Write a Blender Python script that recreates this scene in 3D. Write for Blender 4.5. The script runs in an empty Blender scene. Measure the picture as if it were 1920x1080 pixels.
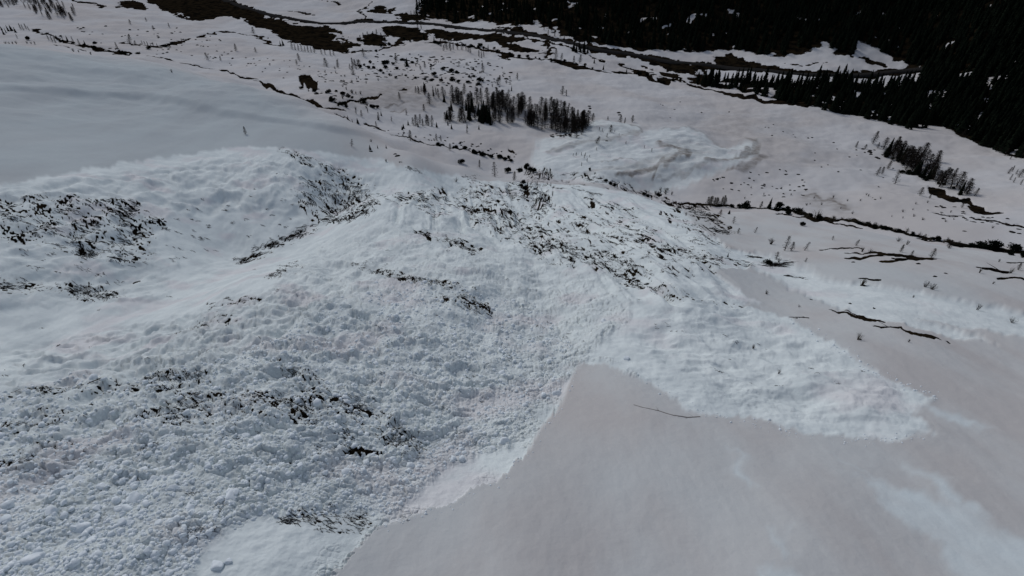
import bpy, math, random, numpy as np
from mathutils import Vector
random.seed(7); RNG = np.random.default_rng(7)
R = math.radians
sc = bpy.context.scene
COL = sc.collection
# ------------------------------------------------------------------ camera
CZ = 215.0; PITCH = 37.0; FPX = 1066.0
cam_d = bpy.data.cameras.new('camera'); cam = bpy.data.objects.new('camera', cam_d); COL.objects.link(cam)
cam.location = (0, 0, CZ); cam.rotation_euler = (R(90 - PITCH), 0, 0)
cam_d.sensor_width = 36; cam_d.lens = 36 * FPX / 1920; cam_d.clip_start = 0.5; cam_d.clip_end = 12000
sc.camera = cam
# ------------------------------------------------------------------ light
SUN_EL, SUN_AZ = 40.0, -35.0          # azimuth measured from +Y towards +X: light comes from beyond the left shoulder
w = bpy.data.worlds.new('World'); sc.world = w; w.use_nodes = True
nt = w.node_tree; bg = nt.nodes['Background']
sky = nt.nodes.new('ShaderNodeTexSky'); sky.sky_type = 'NISHITA'; sky.sun_disc = False
sky.sun_elevation = R(SUN_EL); sky.sun_rotation = R(SUN_AZ); sky.altitude = 1800; sky.air_density = 1.0; sky.dust_density = 3.0; sky.ozone_density = 1.0
hs = nt.nodes.new('ShaderNodeHueSaturation'); hs.inputs['Saturation'].default_value = 0.60
nt.links.new(sky.outputs[0], hs.inputs['Color']); nt.links.new(hs.outputs[0], bg.inputs[0]); bg.inputs[1].default_value = 0.10
sd = bpy.data.lights.new('sun', 'SUN'); so = bpy.data.objects.new('sun', sd); COL.objects.link(so)
sd.energy = 1.0; sd.angle = R(16); sd.color = (1, .96, .91)
dv = Vector((math.sin(R(SUN_AZ)) * math.cos(R(SUN_EL)), math.cos(R(SUN_AZ)) * math.cos(R(SUN_EL)), math.sin(R(SUN_EL))))
so.rotation_euler = dv.to_track_quat('Z', 'Y').to_euler(); so.location = (0, 0, CZ + 60)
sc.view_settings.view_transform = 'Standard'; sc.view_settings.look = 'None'; sc.view_settings.gamma = 1
sc.view_settings.exposure = 0.06

# ------------------------------------------------------------------ helpers
CT, ST = math.cos(R(PITCH)), math.sin(R(PITCH))
def ray(u, v):
    """survey sheet coordinates -> (azimuth, tangent of depression)"""
    a = np.asarray(u, float) - 960; b = 540 - np.asarray(v, float)
    f = FPX * CT + b * ST; up = -FPX * ST + b * CT
    return np.arctan2(a, f), -up / np.hypot(a, f)
def project(x, y, z):
    zz = z - CZ; d = y * CT - zz * ST; up = y * ST + zz * CT
    return 960 + FPX * x / d, 540 - FPX * up / d
def sstep(a, b, x):
    t = np.clip((x - a) / (b - a), 0, 1); return t * t * (3 - 2 * t)
def _h(ix, iy, s):
    n = (ix.astype(np.int64) * 374761393 + iy.astype(np.int64) * 668265263 + s * 974634777) & 0xFFFFFFFF
    n = ((n ^ (n >> 13)) * 1274126177) & 0xFFFFFFFF; n = (n ^ (n >> 16)) & 0xFFFFFFFF
    return n.astype(np.float64) / 4294967296.0
def noise(x, y, s=0):
    x0 = np.floor(x); y0 = np.floor(y); fx = x - x0; fy = y - y0
    ux = fx * fx * fx * (fx * (fx * 6 - 15) + 10); uy = fy * fy * fy * (fy * (fy * 6 - 15) + 10)
    def g(i, j):
        a = _h(x0 + i, y0 + j, s) * 6.2831853
        return np.cos(a) * (fx - i) + np.sin(a) * (fy - j)
    a = g(0, 0); b = g(1, 0); c = g(0, 1); d = g(1, 1)
    return ((a + (b - a) * ux) + ((c + (d - c) * ux) - (a + (b - a) * ux)) * uy) * 1.5
def fbm(x, y, o, s=0, gain=.5):
    r = 0; a = 1
    for k in range(o):
        r = r + a * noise(x * 2.03 ** k + 7.3 * k, y * 2.03 ** k - 3.1 * k, s + k); a *= gain
    return r
def lumps(x, y, s):
    """rounded blocks with dark crevices between them"""
    x0 = np.floor(x); y0 = np.floor(y); f1 = np.full(x.shape, 9.0); f2 = np.full(x.shape, 9.0); hh = np.zeros(x.shape)
    for i in (-1, 0, 1):
        for j in (-1, 0, 1):
            cx = x0 + i; cy = y0 + j; k = _h(cx, cy, s + 5)
            d = np.hypot(cx + .1 + .8 * _h(cx, cy, s) - x, cy + .1 + .8 * _h(cx, cy, s + 1) - y)
            near = d < f1
            f2 = np.where(near, f1, np.minimum(f2, d)); hh = np.where(near, k, hh); f1 = np.where(near, d, f1)
    dome = np.sqrt(np.clip(1 - (f1 / .95) ** 2, 0, 1))
    return dome * (.35 + .65 * hh) * sstep(0, .22, f2 - f1)

# ------------------------------------------------------------------ terrain: surveyed control points
P0, PS = 36.0, 0.40
ctl = []
def P(*q):
    for u, v, dz in q:
        az, t = ray(u, v); ctl.append((float(az), math.log((P0 - dz) / (t - PS * math.cos(az))), float(t)))
def Q(*q):
    for u, v, r in q:
        az, t = ray(u, v); ctl.append((float(az), math.log(r), float(t)))
P((960,1600,0),(0,1600,0),(1920,1600,0),(-500,1300,1),(2400,1300,0),(960,1080,0),(0,1080,2.5),(1920,1080,0),(480,1080,1.5),(1440,1080,.5),
  (-300,850,2),(0,850,2),(300,850,3),(600,850,2),(820,850,-.5),(1000,850,0),(1440,850,1),(1920,850,0),(2200,850,0),
  (1100,680,0),(1440,680,1.5),(1920,680,0),(850,700,1),(600,700,3),(400,690,3.5),(200,700,1),(0,700,0),(1000,700,-1),
  (0,620,-3),(200,600,-4),(400,600,2),(600,580,4),(800,560,4),(1000,600,0),(1200,600,3),(1440,580,1),(1700,600,2),(1920,580,0),(2300,600,0),
  (300,520,-4),(480,510,3),(440,470,-5),(700,490,4),(900,500,5),(960,450,3),(1100,500,4),(1250,500,6),(1440,500,0),(1600,480,1),(1800,500,1),(1920,500,0),
  (1100,440,5),(1200,430,6),(1300,450,3))
Q((0,480,160),(0,400,188),(0,345,215),(0,300,245),(-300,400,180),(-300,300,230),(220,480,165),(180,400,192),(300,400,198),(300,300,265),
  (560,430,196),(560,350,225),(450,400,205),(0,180,370),(0,90,500),(0,82,530),(300,180,390),(300,125,470),(300,118,490),(450,200,350),(450,158,415),
  (450,290,270),(600,300,265),(560,220,340),(560,188,385),(650,260,300),(640,224,345),(770,300,268),(770,284,290),(870,320,282),(870,312,295),(960,340,275),(960,335,292),
  (700,375,188),(660,388,214),(640,400,222),(730,350,245),(850,385,215),(850,350,262),(1000,385,225),(1000,345,270),(1000,336,295),(1100,380,232),(1100,343,285),(1200,395,225),(1200,364,278),
  (1280,405,222),(1280,390,250),(1400,420,215),(1400,398,250),(1500,435,206),(1500,408,250),(1600,450,190),(1600,428,225),(1760,480,176),(1760,460,210),(1920,480,200),(1920,476,215),(2300,500,220),
  # behind the convex edge (hidden fall of the slope)
  (0,96,610),(300,128,580),(450,168,490),(560,200,450),(640,236,395),(770,296,340),(870,322,330),(960,343,325),(1060,344,320),(1200,371,315),(1280,394,290),(1400,405,285),(1500,418,285),(1600,440,260),(1760,470,245),(1920,488,250),
  # valley
  (0,60,900),(0,10,1150),(150,75,830),(150,30,1030),(300,85,790),(300,40,1020),(300,0,1280),(420,120,690),(530,150,560),(530,120,660),(530,60,920),(600,180,470),(600,0,1200),(450,0,1200),
  (700,230,425),(700,190,490),(700,150,590),(700,100,790),(700,40,1000),(780,260,390),(820,210,480),(810,175,530),(900,55,930),(900,110,730),(900,150,600),(950,235,450),(880,300,365),(1000,320,345),(1000,300,370),
  (1100,320,345),(1200,350,335),(1200,300,378),(1200,250,440),(1200,200,530),(1200,150,680),(1200,112,800),(1200,80,860),(1320,350,345),(1350,300,405),
  (1350,240,500),(1350,180,640),(1350,125,800),(1350,90,860),(1400,385,325),(1500,390,320),(1500,300,430),(1500,200,600),(1600,205,640),(1600,139,800),(1600,100,860),(1600,400,315),(1700,350,400),(1700,250,560),
  (1700,430,290),(1800,440,290),(1920,465,285),(1920,400,350),(1900,300,520),(1740,127,850),(1740,170,740),(1740,60,930),(1740,0,1000),(1740,-100,1100),(1920,180,720),(1920,0,900),(1920,-100,980),(2300,300,480),(2300,0,800),
  (1200,0,1000),(1200,-100,1100),(900,0,1120),(900,-60,1250),(600,-100,1700),(0,-100,2000),(-400,60,800),(-400,-100,2000),(1400,0,980),(1400,-100,1080),(900,-140,1500))
for a in (-70, -40, -10, 15, 40, 70):
    ctl.append((R(a), math.log(3200), .01))
    ctl.append((R(a), math.log(8), (P0 + PS * 8 * math.cos(R(a))) / 8))
ctl = np.array(ctl); KA = 2.2
cx_, cy_, ct_ = ctl[:, 0] * KA, ctl[:, 1], ctl[:, 2]
def _k(d2): return .5 * d2 * np.log(d2 + 1e-9)
n_ = len(ctl); A = np.zeros((n_ + 3, n_ + 3))
A[:n_, :n_] = _k((cx_[:, None] - cx_[None]) ** 2 + (cy_[:, None] - cy_[None]) ** 2) + np.eye(n_) * 2e-4
A[:n_, n_] = 1; A[:n_, n_ + 1] = cx_; A[:n_, n_ + 2] = cy_; A[n_:, :n_] = A[:n_, n_:].T
# residual against the near plane keeps the fit gentle
def t_plane(az, L): return P0 / np.exp(L) * .0 + 0 * az
W_ = np.linalg.solve(A, np.concatenate([ct_, np.zeros(3)]))
def t_raw(az, L):
    az = np.asarray(az, float).ravel() * KA; L = np.asarray(L, float).ravel(); out = np.empty(az.shape)
    for i in range(0, len(az), 20000):
        a = az[i:i + 20000]; l = L[i:i + 20000]
        out[i:i + 20000] = _k((a[:, None] - cx_[None]) ** 2 + (l[:, None] - cy_[None]) ** 2) @ W_[:n_] + W_[n_] + W_[n_ + 1] * a + W_[n_ + 2] * l
    return out
NA, NL = 420, 560
gA = np.linspace(-R(78), R(78), NA); gL = np.linspace(math.log(4), math.log(4200), NL)
TT = t_raw(*[q.ravel() for q in np.meshgrid(gA, gL, indexing='ij')]).reshape(NA, NL)
def t_look(az, L):
    fa = np.clip((az - gA[0]) / (gA[1] - gA[0]), 0, NA - 1.001); fl = np.clip((L - gL[0]) / (gL[1] - gL[0]), 0, NL - 1.001)
    i = fa.astype(int); j = fl.astype(int); fa = fa - i; fl = fl - j
    return (TT[i, j] * (1 - fa) + TT[i + 1, j] * fa) * (1 - fl) + (TT[i, j + 1] * (1 - fa) + TT[i + 1, j + 1] * fa) * fl
def base_z(x, y):
    r = np.maximum(np.hypot(x, y), 1e-3); az = np.arctan2(x, y); rr = np.maximum(r, 10)
    z = -t_look(np.clip(az, -R(77), R(77)), np.log(rr)) * rr
    pl = -(P0 + PS * np.clip(y, -700, 400) + 0 * x)
    z = z + (pl - z) * sstep(R(64), R(100), np.abs(az))
    return np.where(r < 14, z + (pl - z) * sstep(14, 8, r), z) + CZ
def hit(u, v):
    """first crossing of a sight line with the base terrain, per surveyed point -> world x, y"""
    az, t = ray(u, v); az = np.atleast_1d(az); t = np.atleast_1d(t); xs = []; ys = []
    fa = np.clip((az - gA[0]) / (gA[1] - gA[0]), 0, NA - 1.001)
    for a, q, f in zip(az, t, fa):
        i = int(f); f -= i; row = TT[i] * (1 - f) + TT[i + 1] * f
        k0 = 40
        w_ = np.nonzero(row[k0:] <= q)[0]
        k = k0 + (w_[0] if len(w_) else len(row) - k0 - 1); k = max(k, 1)
        d = row[k - 1] - row[k]; s = (row[k - 1] - q) / d if d > 1e-9 else 1
        r = math.exp(gL[k - 1] + min(max(s, 0), 1) * (gL[1] - gL[0])); xs.append(r * math.sin(a)); ys.append(r * math.cos(a))
    return np.array(xs), np.array(ys)
def dense(pl, closed, step=25):
    out = []; n = len(pl)
    for i in range(n if closed else n - 1):
        a = pl[i]; b = pl[(i + 1) % n]; m = max(1, int(math.hypot(b[0] - a[0], b[1] - a[1]) / step))
        for k in range(m): out.append((a[0] + (b[0] - a[0]) * k / m, a[1] + (b[1] - a[1]) * k / m))
    if not closed: out.append(pl[-1])
    return np.array(out, float)
def world_line(pl, closed=False, step=25):
    d = dense(pl, closed, step); return np.stack(hit(d[:, 0], d[:, 1]), 1)
class Poly:
    """ground outline in world metres; sd() is positive inside"""
    def __init__(s, pl, step=30): s.p = world_line(pl, True, step); s.lo = s.p.min(0); s.hi = s.p.max(0)
    def sd(s, x, y, reach):
        out = np.full(x.shape, -1e3); m = (x > s.lo[0] - reach) & (x < s.hi[0] + reach) & (y > s.lo[1] - reach) & (y < s.hi[1] + reach)
        if not m.any(): return out
        px = x[m]; py = y[m]; ins = np.zeros(px.shape, bool); d2 = np.full(px.shape, 1e12); n = len(s.p)
        for i in range(n):
            ax, ay = s.p[i]; bx, by = s.p[(i + 1) % n]; ex = bx - ax; ey = by - ay
            if abs(ey) > 1e-9: ins ^= ((ay > py) != (by > py)) & (px < ex * (py - ay) / ey + ax)
            h = np.clip(((px - ax) * ex + (py - ay) * ey) / (ex * ex + ey * ey + 1e-12), 0, 1)
            d2 = np.minimum(d2, (px - ax - h * ex) ** 2 + (py - ay - h * ey) ** 2)
        out[m] = np.sqrt(d2) * np.where(ins, 1, -1); return out
class Line:
    def __init__(s, pl, width, step=20): s.p = world_line(pl, False, step); s.w = width; s.lo = s.p.min(0); s.hi = s.p.max(0)
    def dist(s, x, y, reach):
        out = np.full(x.shape, 1e3); m = (x > s.lo[0] - reach) & (x < s.hi[0] + reach) & (y > s.lo[1] - reach) & (y < s.hi[1] + reach)
        if not m.any(): return out
        px = x[m]; py = y[m]; d2 = np.full(px.shape, 1e12)
        for i in range(len(s.p) - 1):
            ax, ay = s.p[i]; bx, by = s.p[i + 1]; ex = bx - ax; ey = by - ay
            h = np.clip(((px - ax) * ex + (py - ay) * ey) / (ex * ex + ey * ey + 1e-12), 0, 1)
            d2 = np.minimum(d2, (px - ax - h * ex) ** 2 + (py - ay - h * ey) ** 2)
        out[m] = np.sqrt(d2); return out
# ---- avalanche snow (clean, bluish) --------------------------------------------------
CLEAN = [Poly([(560,1150),(620,1080),(700,992),(760,974),(800,958),(850,945),(880,918),(930,905),(965,868),(985,850),(1015,800),(1040,770),(1060,725),(1090,682),(1140,688),(1200,712),(1255,735),(1290,768),(1350,776),(1420,778),(1500,805),(1560,810),(1620,815),(1700,820),(1752,808),(1735,790),(1715,775),(1755,748),(1700,725),(1640,700),(1600,665),(1540,635),(1480,600),(1400,575),(1422,568),(1390,550),(1340,505),(1400,498),(1440,478),(1365,462),(1335,440),(1280,404),(1240,380),(1180,362),(1100,348),(1000,342),(900,338),(850,325),(780,320),(720,300),(640,292),(600,284),(520,277),(440,273),(380,285),(280,298),(200,310),(100,330),(0,345),(-400,345),(-600,1400),(300,1600)]),
         Poly([(1395,478),(1430,505),(1500,545),(1600,585),(1700,606),(1790,628),(1850,636),(1800,612),(1740,596),(1850,618),(1930,632),(2100,660),(2100,600),(1930,585),(1800,560),(1650,530),(1560,520),(1490,488),(1430,470)]),
         Poly([(1010,262),(1060,245),(1110,228),(1150,224),(1190,235),(1205,250),(1240,243),(1290,243),(1330,262),(1360,275),(1420,262),(1422,290),(1380,318),(1330,330),(1280,348),(1240,362),(1180,352),(1100,342),(1040,335),(1000,322),(990,300)])]
CLEAN_SOFT = [.016, .04, .02]
WISPS = [Poly([(1545,845),(1600,870),(1680,920),(1740,1000),(1780,1080),(1830,1200),(2100,1300),(2100,1060),(1920,1010),(1850,960),(1790,890),(1700,860),(1780,930),(1740,930),(1650,890)]),
         Poly([(1600,880),(1680,900),(1760,920),(1850,990),(1960,1030),(2100,1120),(2000,1200),(1850,1120),(1760,1020),(1680,950)]), Poly([(1366,830),(1392,850),(1420,905),(1395,912),(1375,885)]), Poly([(1455,980),(1480,985),(1508,1040),(1480,1050),(1465,1015)]),
         Poly([(1430,1060),(1490,1065),(1540,1110),(1430,1120)]), Poly([(1740,760),(1800,772),(1870,800),(1820,808),(1770,785)])]
SLAB = Poly([(1230,745),(1290,768),(1350,776),(1420,778),(1500,805),(1620,815),(1700,820),(1752,808),(1715,775),(1755,748),(1640,700),(1540,635),(1480,600),(1400,575),(1340,505),(1250,560),(1150,640)])
ROUGH = [Poly([(-400,740),(0,735),(160,690),(300,640),(400,585),(520,520),(600,455),(690,400),(900,390),(1080,440),(1180,520),(1190,600),(1100,672),(1060,720),(1020,770),(960,835),(900,850),(830,880),(740,960),(640,950),(480,960),(380,1010),(345,1080),(300,1500),(-400,1500)]),
         Poly([(-300,345),(100,338),(300,315),(450,285),(600,305),(720,335),(720,365),(640,372),(480,382),(310,402),(300,440),(330,500),(300,560),(210,560),(0,575),(-300,580)]),
         Poly([(1180,560),(1330,520),(1500,610),(1640,700),(1740,748),(1700,790),(1500,790),(1400,765),(1280,720)]),
         Poly([(700,400),(860,330),(1000,342),(1270,395),(1380,480),(1340,520),(1150,500)]),
         Poly([(300,600),(500,520),(420,590),(250,660),(0,720),(0,690)]), Poly([(-300,560),(0,575),(300,560),(330,440),(560,360),(700,380),(600,470),(400,590),(0,740),(-300,760)]), Poly([(690,330),(780,325),(900,335),(1000,345),(860,380),(700,380)])]
ROUGH_AMT = [1.0, .95, .30, .6, .45, .30, .5]
# ---- bare dark ground -----------------------------------------------------------------
DARK = [Poly(q, 12) for q in (
    [(120,-10),(130,0),(150,3),(180,4),(200,10),(215,14),(225,2),(250,0),(270,6),(277,17),(262,18),(240,15),(205,13),(190,15),(178,6),(150,4)],
    [(270,-12),(275,2),(300,14),(320,24),(345,30),(360,35),(385,36),(425,31),(455,36),(470,48),(500,56),(545,78),(590,92),(640,97),(650,95),(630,70),(618,60),(645,66),(640,58),(610,48),(560,48),(540,40),(500,30),(440,8),(400,-12)],
    [(560,140),(575,138),(585,148),(600,153),(592,165),(578,170),(574,158),(562,150)],
    [(640,68),(655,75),(660,80),(676,82),(674,88),(655,92),(658,100),(640,100)],
    [(676,66),(700,62),(725,68),(722,84),(700,90),(680,84)],
    [(692,20),(700,14),(720,11),(732,20),(728,26),(712,27),(698,24)],
    [(742,24),(770,24),(800,34),(806,38),(770,40),(750,36),(740,28)],[(733,14),(742,13),(742,21),(735,20)],
    [(715,50),(750,48),(780,52),(800,64),(806,76),(780,76),(755,72),(725,66),(712,56)],
    [(790,54),(830,56),(880,62),(960,66),(1030,76),(1080,90),(1085,98),(1050,84),(990,76),(960,80),(1010,95),(1000,98),(970,98),(950,92),(930,80),(880,76),(840,74),(812,68),(800,58)],
    [(930,95),(960,98),(975,112),(965,100),(950,112),(935,105)],
    [(930,48),(990,54),(975,60),(930,55)],
    [(1085,75),(1110,85),(1180,100),(1270,118),(1340,128),(1300,140),(1270,138),(1240,125),(1200,112),(1120,98)],
    [(1200,120),(1240,133),(1270,142),(1275,150),(1240,140)],
    [(1370,98),(1400,116),(1440,122),(1500,130),(1560,134),(1560,140),(1440,134),(1330,122),(1340,108)],
    [(1225,140),(1240,155),(1260,150),(1290,158),(1340,170),(1400,175),(1430,182),(1500,185),(1550,190),(1520,205),(1480,198),(1440,188),(1400,182),(1330,168),(1290,158)],
    [(1735,347),(1760,352),(1800,366),(1825,376),(1850,382),(1852,390),(1820,382),(1780,370),(1750,358)],
    [(1590,474),(1640,471),(1690,475),(1740,483),(1762,490),(1740,489),(1690,480),(1640,475)],
    [(1555,581),(1580,584),(1610,592),(1650,598),(1655,606),(1620,600),(1580,590)],[(1680,617),(1720,622),(1760,630),(1775,636),(1740,634),(1700,624)],
    [(640,844),(668,838),(690,838),(718,842),(720,850),(700,852),(690,848),(672,850),(655,846)],[(672,760),(690,762),(702,768),(690,770),(676,766)],[(620,748),(640,750),(638,756),(622,753)],
    [(862,556),(880,558),(905,565),(918,570),(914,576),(895,570),(870,562)],
    [(200,96),(225,100),(250,100),(256,104),(245,107),(220,104)],[(205,98),(215,90),(240,98)],
    [(560,148),(590,150),(575,165)])]
DLINES = [Line(*q) for q in (
    ([(65,55),(80,64),(110,74),(130,80),(165,87),(200,92),(225,98),(252,104)],4.5), ([(95,86),(140,91),(200,94)],2.5),
    ([(320,82),(340,74),(360,70),(385,65),(410,62),(430,59)],4.5), ([(235,78),(255,87),(285,88),(305,84),(322,81)],3.5),
    ([(450,62),(475,66),(490,70),(510,80),(522,82)],4), ([(322,26),(345,34),(375,36),(400,34),(430,28)],4),
    ([(275,108),(300,108),(330,118),(355,122),(390,124),(420,132),(445,140),(470,149)],2.6), ([(482,152),(505,162),(530,173),(545,180),(560,185)],3.6),([(565,185),(600,200),(640,208)],3),
    ([(532,19),(560,22),(592,26)],3), ([(596,0),(625,4),(640,8)],3),
    ([(703,2),(690,12),(676,18),(677,26),(684,33),(690,37)],3), 
    ([(640,100),(680,98),(710,94),(735,88),(755,74)],4.5), ([(800,80),(830,76),(850,80),(880,85),(900,92),(930,98),(955,100),(975,110),(1010,113),(1035,110)],4.5),
    ([(1022,108),(1026,98),(1035,92),(1028,84),(1014,76)],4), ([(1035,112),(1060,118),(1080,125),(1110,132),(1145,138),(1160,134),(1185,134),(1205,140),(1225,152),(1245,155),(1262,150),(1285,155)],6.5),
    ([(1092,96),(1110,106),(1135,118)],3), ([(1165,118),(1200,132),(1225,142)],5),([(1290,158),(1330,168),(1380,178),(1440,188)],4),
    ([(640,196),(660,189),(690,186),(705,180),(715,178)],1.9), ([(750,168),(760,165)],3), ([(702,251),(715,258),(728,266)],.8),
    ([(640,219),(665,232)],1.6),([(682,231),(710,240),(720,243)],1.6),([(735,249),(770,258),(795,268),(815,275)],1.6),([(815,272),(850,277),(880,280)],1.8),([(895,283),(920,288)],1.4),([(950,280),(965,288)],1.4),
    ([(1270,380),(1340,383),(1400,388),(1460,392),(1500,399),(1540,411),(1570,414)],2.6),([(1545,410),(1600,414),(1650,426),(1700,437),(1750,448)],2.6),
    ([(1470,402),(1520,409),(1570,420),(1620,428)],1.6),([(1735,450),(1800,463),(1860,468)],1.6),([(1790,458),(1860,467),(1930,474)],3.5),
    ([(1535,468),(1570,467),(1612,465)],.8),([(1600,483),(1625,480),(1650,477)],1.2),([(1658,488),(1690,486),(1740,486)],1.2),([(1672,482),(1700,484)],.8),([(1840,504),(1865,508),(1888,513)],.8),([(1875,522),(1905,524),(1930,528)],1),([(1888,492),(1920,497)],.8),
    ([(1590,583),(1620,590),(1652,600)],1.0),([(1645,614),(1685,616)],.3),([(1482,596),(1512,598)],.15),([(1613,521),(1640,522)],.8),
    ([(1830,385),(1850,392),(1875,397)],3),([(1845,410),(1880,418),(1920,422)],1.8),([(1770,397),(1800,404)],1.6),
    ([(1478,118),(1500,120),(1555,115)],2),([(1590,100),(1630,112),(1655,120)],5))]
STAIN = [(Poly([(1505,362),(1520,357),(1550,367),(1575,380),(1590,390),(1580,400),(1560,392),(1540,385),(1520,378)]), .06, 1.0),
         (Poly([(1490,360),(1590,385),(1600,410),(1540,400)]), .08, .35),
         (Poly([(700,160),(740,140),(800,150),(850,195),(800,210),(720,200),(650,205),(640,190)]), .09, .55),
         (Poly([(1250,268),(1300,270),(1330,290),(1290,310),(1220,345),(1160,345),(1240,310),(1270,290)]), .09, .5),
         (Poly([(1060,262),(1200,250),(1160,262),(1100,275)]), .08, .45),(Poly([(1190,222),(1500,200),(1560,330),(1450,300),(1300,240)]), .2, .35),
         (Poly([(1400,262),(1422,262),(1418,290),(1380,315),(1340,328),(1400,290)]), .05, .3)]
FANL = [(Line(p, w_), a_) for p, w_, a_ in (
    ([(1236,272),(1250,280),(1268,285),(1282,292),(1275,302),(1255,312),(1235,325),(1200,333),(1165,336)], 5, .8), ([(1284,298),(1262,308),(1240,322),(1228,338),(1222,345)], 2.6, .9), ([(1130,308),(1150,308),(1165,302),(1190,310)], 1.4, .5),
    ([(1200,248),(1175,258),(1130,270),(1080,278),(1030,290)], 5, .45), ([(1180,236),(1200,244),(1204,252)], 3, .6), ([(1040,262),(1100,250),(1170,240)], 3, .25), ([(1242,245),(1290,243),(1330,260),(1370,278),(1385,290)], 3, .35),
    ([(1325,310),(1350,312),(1385,304),(1400,292)], 4, .7), ([(1402,262),(1416,262),(1418,275),(1412,292),(1400,292),(1404,276)], 4, .75), ([(1428,296),(1415,308),(1395,318),(1378,326)], 5, .7), ([(1270,330),(1300,322),(1330,312)], 3, .4), ([(1240,345),(1275,332),(1310,318)], 2, .4),
    ([(1100,330),(1150,322),(1200,320),(1245,300)], 6, .35), ([(1510,362),(1530,362),(1550,370),(1570,380),(1585,386),(1588,394)], 2.6, 1.0), ([(700,182),(730,170),(770,160),(745,186),(700,200)], 6, .5), ([(722,200),(745,194),(760,190)], 2.4, .8), ([(738,206),(760,202)], 1.8, .8))]
FOREST = [Poly([(1020,-200),(880,-60),(800,-10),(775,32),(830,34),(845,42),(900,38),(955,46),(1000,50),(1000,30),(1015,50),(1085,78),(1200,95),(1300,97),(1372,92),(1400,96),(1450,106),(1480,102),(1530,92),(1548,78),(1570,100),(1600,100),(1618,78),(1680,108),(1700,126),(1742,122),(1760,132),(2300,60),(2300,-200)]),
          Poly([(1745,128),(1700,165),(1640,160),(1560,150),(1480,150),(1400,150),(1330,136),(1285,140),(1300,158),(1400,172),(1440,178),(1520,200),(1570,216),(1640,224),(1700,236),(1780,246),(1850,275),(1960,310),(2300,330),(2300,40)])]
ROAD = Line([(380,-22),(410,-6),(440,7),(470,17),(500,26),(530,33),(560,39),(600,44),(640,43),(680,39),(720,39),(760,42),(800,45),(850,50),(900,55),(950,60),(1000,65),(1050,75),(1100,87),(1150,97),(1200,106),(1250,113),(1300,120),(1350,125),(1400,130),(1450,134),(1500,137),(1550,139),(1600,140),(1650,138),(1700,132),(1740,126),(1800,112)], 5.0, 25)

class Speck:
    """thin dark ground showing between the snow, drawn out along one direction"""
    def __init__(s, pl, d, amt, ln):
        s.poly = Poly(pl); c = np.array(pl, float).mean(0); n = math.hypot(*d); d = (d[0] / n, d[1] / n)
        a = hit(*[[q] for q in c]); b = hit([c[0] + 5 * d[0]], [c[1] + 5 * d[1]]); e = hit([c[0] - 5 * d[1]], [c[1] + 5 * d[0]])
        Mx = np.array([[b[0][0] - a[0][0], e[0][0] - a[0][0]], [b[1][0] - a[1][0], e[1][0] - a[1][0]]]) / 5; s.inv = np.linalg.inv(Mx); s.o = (a[0][0], a[1][0]); s.amt = amt
    def val(s, x, y):
        sd = s.poly.sd(x, y, 15); m = sd > -12; out = np.zeros(x.shape)
        if not m.any(): return out, out
        px, py = x[m] - s.o[0], y[m] - s.o[1]; p = s.inv[0, 0] * px + s.inv[0, 1] * py; q = s.inv[1, 0] * px + s.inv[1, 1] * py; r = np.hypot(x[m], y[m])
        w_ = q + 5 * noise(p / 26, q / 14, 55); v = fbm(p / 17, w_ / 3.6, 4, 56, .65)
        k = .9 * fbm(p / 48, q / 22, 2, 57) + s.amt * .30 - 1.2 * sstep(.004, -.03, sd[m] / r)
        q_ = v * .9 + k * .62; e_ = sstep(-.022, .0, sd[m] / r); out[m] = sstep(.36, .56, q_) * e_; out2 = np.zeros(x.shape); out2[m] = sstep(.02, .5, q_) * e_; return out, out2
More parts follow.
